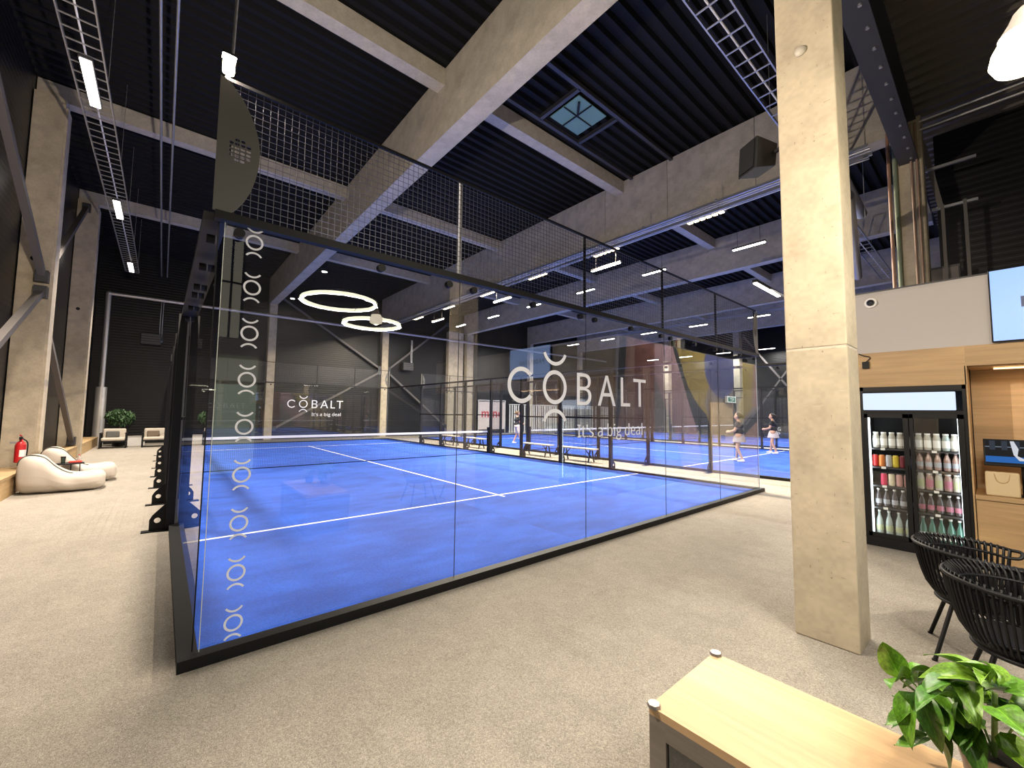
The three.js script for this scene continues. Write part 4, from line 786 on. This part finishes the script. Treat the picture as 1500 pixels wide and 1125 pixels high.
{
  const c = [1.77, 0.5, 3.50], t = thing('potted_pothos', 'leafy green pothos in a grey pot on the beech table', 'plant', c);
  part('pot', new THREE.LatheGeometry([[0.001, 0], [0.062, 0.003], [0.072, 0.07], [0.085, 0.13], [0.078, 0.13], [0.066, 0.10], [0.001, 0.10]].map((p) => new THREE.Vector2(...p)), 32), M.pot, t);
  part('soil', [cyl(0.07, 0.01, 0, 0.105, 0, 24)], M.soil, t);
  part('main_stem', tube([V(0.0, 0.1, 0.0), V(-0.005, 0.2, 0.005), V(0.01, 0.3, 0.01)], 0.007, 10, 8), M.stem, t);
  const G = [leafGeo(0.13, 0.085, 0.25, 0.22), leafGeo(0.16, 0.075, 0.35, 0.3), leafGeo(0.11, 0.07, -0.25, 0.18), leafGeo(0.09, 0.05, 0.5, 0.5)];
  // base point (relative to the pot), yaw, pitch, roll, shape, material
  const lf = [
    [-0.06, 0.265, -0.20, 1.9, 1.2, 1.5, 0, 'leafC'], [-0.05, 0.275, -0.18, 2.8, 0.1, 0.9, 0, 'leafA'], [-0.06, 0.235, -0.17, 3.0, -0.9, 0.3, 1, 'leafA'], [-0.02, 0.24, -0.09, 3.1, -0.5, 0.5, 0, 'leafA'], [0.0, 0.2, -0.04, 2.9, -0.2, 0.2, 0, 'leafB'], [-0.055, 0.27, -0.19, -0.3, -0.55, 0.7, 0, 'leafA'], [-0.05, 0.285, -0.175, -0.9, 0.35, -0.4, 3, 'leafA'], [-0.06, 0.25, -0.16, -2.4, -1.0, 0.5, 1, 'leafB'],
    [-0.07, 0.20, -0.18, 2.5, -0.8, 0.3, 2, 'leafA'], [-0.05, 0.17, -0.15, -2.0, -1.0, -0.4, 1, 'leafB'], [-0.08, 0.13, -0.14, 2.4, -0.5, 0.2, 2, 'leafA'], [-0.04, 0.22, -0.10, -2.2, -0.9, 0.6, 0, 'leafB'],
    [0.0, 0.27, -0.12, -2.6, -0.35, 0.4, 0, 'leafA'], [0.02, 0.30, -0.06, -2.9, -0.25, 0.1, 1, 'leafC'], [0.02, 0.31, -0.02, 2.2, 0.1, -0.3, 1, 'leafC'], [0.02, 0.32, 0.0, 1.2, 0.2, 0.2, 1, 'leafC'],
    [0.02, 0.32, 0.02, -0.2, 0.1, 0.3, 0, 'leafA'], [0.01, 0.31, 0.03, -1.6, 0.05, 0.2, 1, 'leafA'], [0.0, 0.29, 0.04, -1.2, -0.4, 0.2, 0, 'leafC'], [-0.03, 0.20, -0.06, -2.8, -0.7, 0.2, 1, 'leafB'],
    [-0.02, 0.22, -0.03, 2.8, -0.55, 0.2, 0, 'leafB'], [0.03, 0.24, -0.10, 0.9, -0.3, 0.3, 1, 'leafB'], [0.05, 0.25, -0.04, 0.5, -0.3, 0.1, 0, 'leafB'], [-0.01, 0.24, 0.05, -2.2, -0.5, -0.3, 0, 'leafA'],
    [0.0, 0.33, 0.0, 2.9, 0.5, 0.3, 3, 'leafC'], [0.01, 0.33, 0.01, 1.7, 0.6, 0.3, 3, 'leafC'], [0.01, 0.33, 0.02, 0.4, 0.5, 0.3, 3, 'leafC'], [0.04, 0.2, -0.14, 1.6, -0.6, 0.3, 2, 'leafB'], [-0.02, 0.19, -0.11, 1.9, -0.5, -0.3, 1, 'leafB'], [0.0, 0.17, -0.08, 2.3, -0.4, 0.2, 0, 'leafB'],
  ];
  for (let i = 0; i < 16; i++) { const a = rr(0, 2 * PI), d = rr(0.02, 0.10); lf.push([Math.cos(a) * d, rr(0.2, 0.31), -0.04 + Math.sin(a) * d, -a, rr(-0.7, 0.25), rr(-0.5, 0.5), i % 3, ['leafA', 'leafB', 'leafC'][i % 3]]); }
  lf.forEach(([x, y, z, yaw, pitch, roll, g, m]) => {
    const l = part('leaf', G[g], M[m], t); l.position.set(x, y, z); l.rotation.order = 'YZX'; l.rotation.set(roll, yaw, pitch);
  });
  for (const [x, y, z] of [[-0.06, 0.265, -0.2], [-0.05, 0.2, -0.15], [0.0, 0.27, -0.12], [0.02, 0.3, -0.05], [0.03, 0.25, -0.1], [-0.01, 0.24, 0.05]]) part('stem', tube([V(0, 0.12, 0), V(x * 0.4, 0.10 + (y - 0.1) * 0.45, z * 0.4), V(x, y, z)], 0.0035, 10, 5), M.stem, t);
}
{
  const t = thing('silver_leaf_plant', 'dark green plant with silver-veined leaves beside the pothos', 'plant', [1.60, 0.5, 3.73]);
  part('pot', new THREE.LatheGeometry([[0.001, 0], [0.05, 0.003], [0.065, 0.10], [0.058, 0.10], [0.05, 0.08], [0.001, 0.08]].map((p) => new THREE.Vector2(...p)), 28), M.black, t);
  const g = leafGeo(0.17, 0.11, 0.2, 0.12);
  for (const [yaw, pitch, y] of [[1.55, 0.15, 0.13], [2.3, 0.3, 0.13], [0.7, 0.35, 0.14], [-0.5, 0.5, 0.14], [-2.0, 0.5, 0.14]]) { const l = part('leaf', g, M.leafS, t); l.position.set(0, y, 0); l.rotation.order = 'YZX'; l.rotation.set(0.4, yaw, pitch); part('stem', [rod(V(0, 0.08, 0), V(0, y, 0), 0.004, 6)], M.stem, t); }
}
// rope tub chair, front towards local +x
function tubChair() {
  const t = thing('rope_tub_chair', 'black tub chair', 'chair');
  const P = (th, rx, rz, y, cx = 0) => V(cx - Math.cos(th) * rx, y, Math.sin(th) * rz);
  const A = 2.15, rimY = (th) => 0.765 - 0.035 * Math.pow(Math.abs(th) / A, 2), rim = (th) => P(th, 0.335, 0.335, rimY(th), 0.02), inner = (th) => P(th, 0.285, 0.275, rimY(th) - 0.05, 0.03), low = (th) => P(th, 0.215, 0.225, 0.40, 0.02), mid = (th) => P(th, 0.27, 0.27, 0.60, 0.03);
  const arc = (f, n = 28) => Array.from({ length: n + 1 }, (_, i) => f(-A + 2 * A * i / n));
  part('rim_rail', tube(arc(rim), 0.012, 60, 7), M.chair, t); part('inner_rail', tube(arc(inner), 0.010, 60, 6), M.chair, t); part('mid_rail', tube(arc(mid), 0.007, 50, 6), M.chair, t);
  for (const s of [-1, 1]) part('arm_end', tube([rim(s * A), rim(s * A).add(V(0.05, -0.005, -s * 0.02)), inner(s * A).add(V(0.055, 0.01, 0)), inner(s * A)], 0.012, 14, 7), M.chair, t);
  const N = 44; for (let i = 0; i <= N; i++) { const th = -A + 2 * A * i / N; const a = low(th), b = rim(th), c = inner(th); part('rope_strand', tube([a, a.clone().lerp(b, 0.35).add(V(-Math.cos(th) * 0.025, -0.02, Math.sin(th) * 0.025)), b.clone().add(V(0, 0.012, 0)), c.clone().add(V(0, 0.008, 0)), mid(th)], 0.0072, 12, 5), M.chair, t); }
  const seat = new THREE.CylinderGeometry(0.25, 0.22, 0.05, 32); seat.translate(0.02, 0.41, 0); part('seat', seat, M.chair, t);
  part('seat_pad', [rb(0.40, 0.03, 0.40, 0.014, 0.04, 0.445, 0)], M.chair, t);
  part('seat_ring', tube(Array.from({ length: 24 }, (_, i) => P(i / 24 * 2 * PI, 0.225, 0.235, 0.39, 0.02)), 0.013, 48, 7, true), M.chair, t);
  for (const [sx, sz] of [[-1, -1], [-1, 1], [1, -1], [1, 1]]) part('leg', [rod(V(0.02 + sx * 0.15, 0.39, sz * 0.15), V(0.02 + sx * 0.26, 0, sz * 0.25), 0.0125, 8), cyl(0.016, 0.01, 0.02 + sx * 0.26, 0.005, sz * 0.25, 10)], M.chair, t);
  return t;
}
{
  const ch = tubChair(); ch.position.set(4.22, -0.03, 3.40); ch.rotation.y = -PI / 2 + 0.12; ch.userData.label = 'black rope tub chair standing nearer the drinks fridge'; ch.userData.group = 'rope tub chairs';
  dup(ch, [3.50, -0.03, 3.60], -PI / 2 + 0.1, 'black rope tub chair standing nearer the beech table', 'rope tub chairs');
}

// ================================================================ PEOPLE
function fieldMesh(bones, lo, size, res, k = 0.03) {
  const mc = new MarchingCubes(res, new THREE.MeshBasicMaterial(), false, false, 60000); mc.isolation = 0;
  const h = res / 2, q = V(0, 0, 0);
  for (let z = 0; z < res; z++) for (let y = 0; y < res; y++) for (let x = 0; x < res; x++) {
    q.set(lo[0] + ((x - h) / h + 1) / 2 * size, lo[1] + ((y - h) / h + 1) / 2 * size, lo[2] + ((z - h) / h + 1) / 2 * size);
    let d = 1e3;
    for (const [a, ra, b, rb_] of bones) {
      const abx = b[0] - a[0], aby = b[1] - a[1], abz = b[2] - a[2], px = q.x - a[0], py = q.y - a[1], pz = q.z - a[2];
      const tt = Math.max(0, Math.min(1, (px * abx + py * aby + pz * abz) / (abx * abx + aby * aby + abz * abz + 1e-9)));
      const e = Math.hypot(px - abx * tt, py - aby * tt, pz - abz * tt) - (ra + (rb_ - ra) * tt), m = Math.max(k - Math.abs(d - e), 0) / k; d = Math.min(d, e) - m * m * k * 0.25;
    }
    mc.field[x + y * res + z * res * res] = -d;
  }
  mc.update();
  const n = mc.count, g = new THREE.BufferGeometry(), p = new Float32Array(mc.positionArray.slice(0, n * 3)), nn = new Float32Array(mc.normalArray.slice(0, n * 3));
  for (let i = 0; i < n; i++) for (let j = 0; j < 3; j++) p[i * 3 + j] = lo[j] + (p[i * 3 + j] + 1) / 2 * size;
  g.setAttribute('position', new THREE.BufferAttribute(p, 3)); g.setAttribute('normal', new THREE.BufferAttribute(nn, 3)); return g;
}
const skin = std([0.50, 0.29, 0.20], 0.6);
function person(label, pos, turn, top, bottom, hairC, skirt, hs = 1) {
  const t = thing('person', label, 'person', pos, turn, 'padel players');
  const hipL = [0.02, 0.92, 0.09], hipR = [0.02, 0.92, -0.09], kL = [0.10, 0.50, 0.13], kR = [0.06, 0.49, -0.14], aL = [0.16, 0.09, 0.20], aR = [-0.10, 0.09, -0.18];
  const shL = [0.03, 1.38, 0.17], shR = [0.03, 1.38, -0.17], eL = [0.12, 1.12, 0.22], eR = [0.12, 1.12, -0.22], hL = [0.32, 1.05, 0.10], hR = [0.32, 1.06, -0.08];
  const arm = (sh, e, h, s) => [[sh, 0.055, e, 0.042], [e, 0.042, h, 0.030], [h, 0.036, [h[0] + 0.05, h[1] - 0.01, h[2]], 0.034], ...[-0.024, -0.008, 0.008, 0.024].map((d, i) => [[h[0] + 0.05, h[1] + d, h[2]], 0.010, [h[0] + 0.11 - Math.abs(d) * 0.5, h[1] + d - 0.012, h[2] - s * 0.03], 0.008]), [[h[0] + 0.01, h[1] + 0.02, h[2]], 0.011, [h[0] + 0.06, h[1] + 0.045, h[2] - s * 0.02], 0.009]];
  const body = [[[0.02, 1.25, 0.07], 0.12, [0.02, 1.25, -0.07], 0.12], [[0.0, 1.05, 0.05], 0.11, [0.0, 1.05, -0.05], 0.11], [[0.02, 0.93, 0.07], 0.12, [0.02, 0.93, -0.07], 0.12], [shL, 0.06, shR, 0.06], [[0.03, 1.4, 0], 0.055, [0.05, 1.52, 0], 0.05], [[0.06, 1.61, 0], 0.088, [0.05, 1.66, 0], 0.092], [[0.10, 1.56, 0], 0.05, [0.11, 1.6, 0], 0.05], [[0.145, 1.60, 0], 0.014, [0.165, 1.585, 0], 0.014], [[0.06, 1.61, 0.09], 0.018, [0.06, 1.63, 0.09], 0.018], [[0.06, 1.61, -0.09], 0.018, [0.06, 1.63, -0.09], 0.018],
    [hipL, 0.088, kL, 0.056], [kL, 0.056, aL, 0.036], [hipR, 0.088, kR, 0.056], [kR, 0.056, aR, 0.036], [aL, 0.038, [aL[0] + 0.12, 0.04, aL[2]], 0.03], [aR, 0.038, [aR[0] + 0.12, 0.04, aR[2]], 0.03], ...arm(shL, eL, hL, 1), ...arm(shR, eR, hR, -1)];
  part('body', fieldMesh(body, [-0.75, -0.02, -0.92], 1.84, 112), skin, t);
  part('top', fieldMesh([[[0.02, 1.27, 0.07], 0.132, [0.02, 1.27, -0.07], 0.132], [[0.0, 1.06, 0.05], 0.124, [0.0, 1.06, -0.05], 0.124], [[0.03, 1.37, 0.15], 0.066, [0.03, 1.37, -0.15], 0.066], [shL, 0.068, [0.07, 1.27, 0.195], 0.064], [shR, 0.068, [0.07, 1.27, -0.195], 0.064]], [-0.5, 0.75, -0.5], 1.0, 64), top, t);
  if (skirt) part('skirt', new THREE.LatheGeometry([[0.135, 1.0], [0.17, 0.92], [0.225, 0.70], [0.22, 0.70], [0.165, 0.92], [0.13, 1.0]].map((p) => new THREE.Vector2(...p)), 32).translate(0.02, 0, 0), bottom, t);
  else part('shorts', fieldMesh([[[0.02, 0.94, 0.07], 0.132, [0.02, 0.94, -0.07], 0.132], [hipL, 0.105, [0.075, 0.62, 0.12], 0.09], [hipR, 0.105, [0.05, 0.62, -0.13], 0.09]], [-0.4, 0.4, -0.4], 0.8, 52), bottom, t);
  part('hair', fieldMesh([[[0.035, 1.66, 0], 0.098, [0.02, 1.62, 0], 0.095], [[-0.07, 1.66, 0], 0.045, [-0.13, 1.60, 0], 0.035]], [-0.35, 1.4, -0.3], 0.6, 44), hairC, t);
  for (const a of [aL, aR]) part('shoe', fieldMesh([[[a[0] - 0.03, 0.05, a[2]], 0.045, [a[0] + 0.13, 0.035, a[2]], 0.036], [a, 0.046, [a[0], 0.05, a[2]], 0.046]], [a[0] - 0.3, -0.15, a[2] - 0.3], 0.6, 44), M.white, t);
  for (const s of [-1, 1]) part('eye', new THREE.SphereGeometry(0.009, 8, 6).translate(0.143, 1.625, s * 0.034), M.black, t);
  part('mouth', [rb(0.01, 0.01, 0.04, 0.004, 0.152, 1.555, 0)], std([0.35, 0.12, 0.10], 0.6), t);
  t.scale.setScalar(hs);
}
const blackTop = std([0.012, 0.012, 0.014], 0.85), hairDark = std([0.02, 0.014, 0.01], 0.7), hairBrown = std([0.12, 0.07, 0.035], 0.7);
person('person in a mauve grey skirt and black top on the middle court service line', [15.62, 0, -2.5], PI * 0.56, blackTop, std([0.30, 0.27, 0.30], 0.85), hairDark, true);
person('person in a black top and pale skirt, farther player of the middle court', [20.2, 0, -2.85], PI * 0.56, blackTop, std([0.55, 0.50, 0.50], 0.85), hairDark, true);
person('person in a black shirt and pale shorts playing near the net of the middle court', [14.3, 0, -13.2], -0.3, blackTop, std([0.62, 0.55, 0.50], 0.85), hairBrown, false);

scene.traverse((o) => { if (o.isMesh) o.castShadow = o.receiveShadow = true; });
renderer.render(scene, camera);
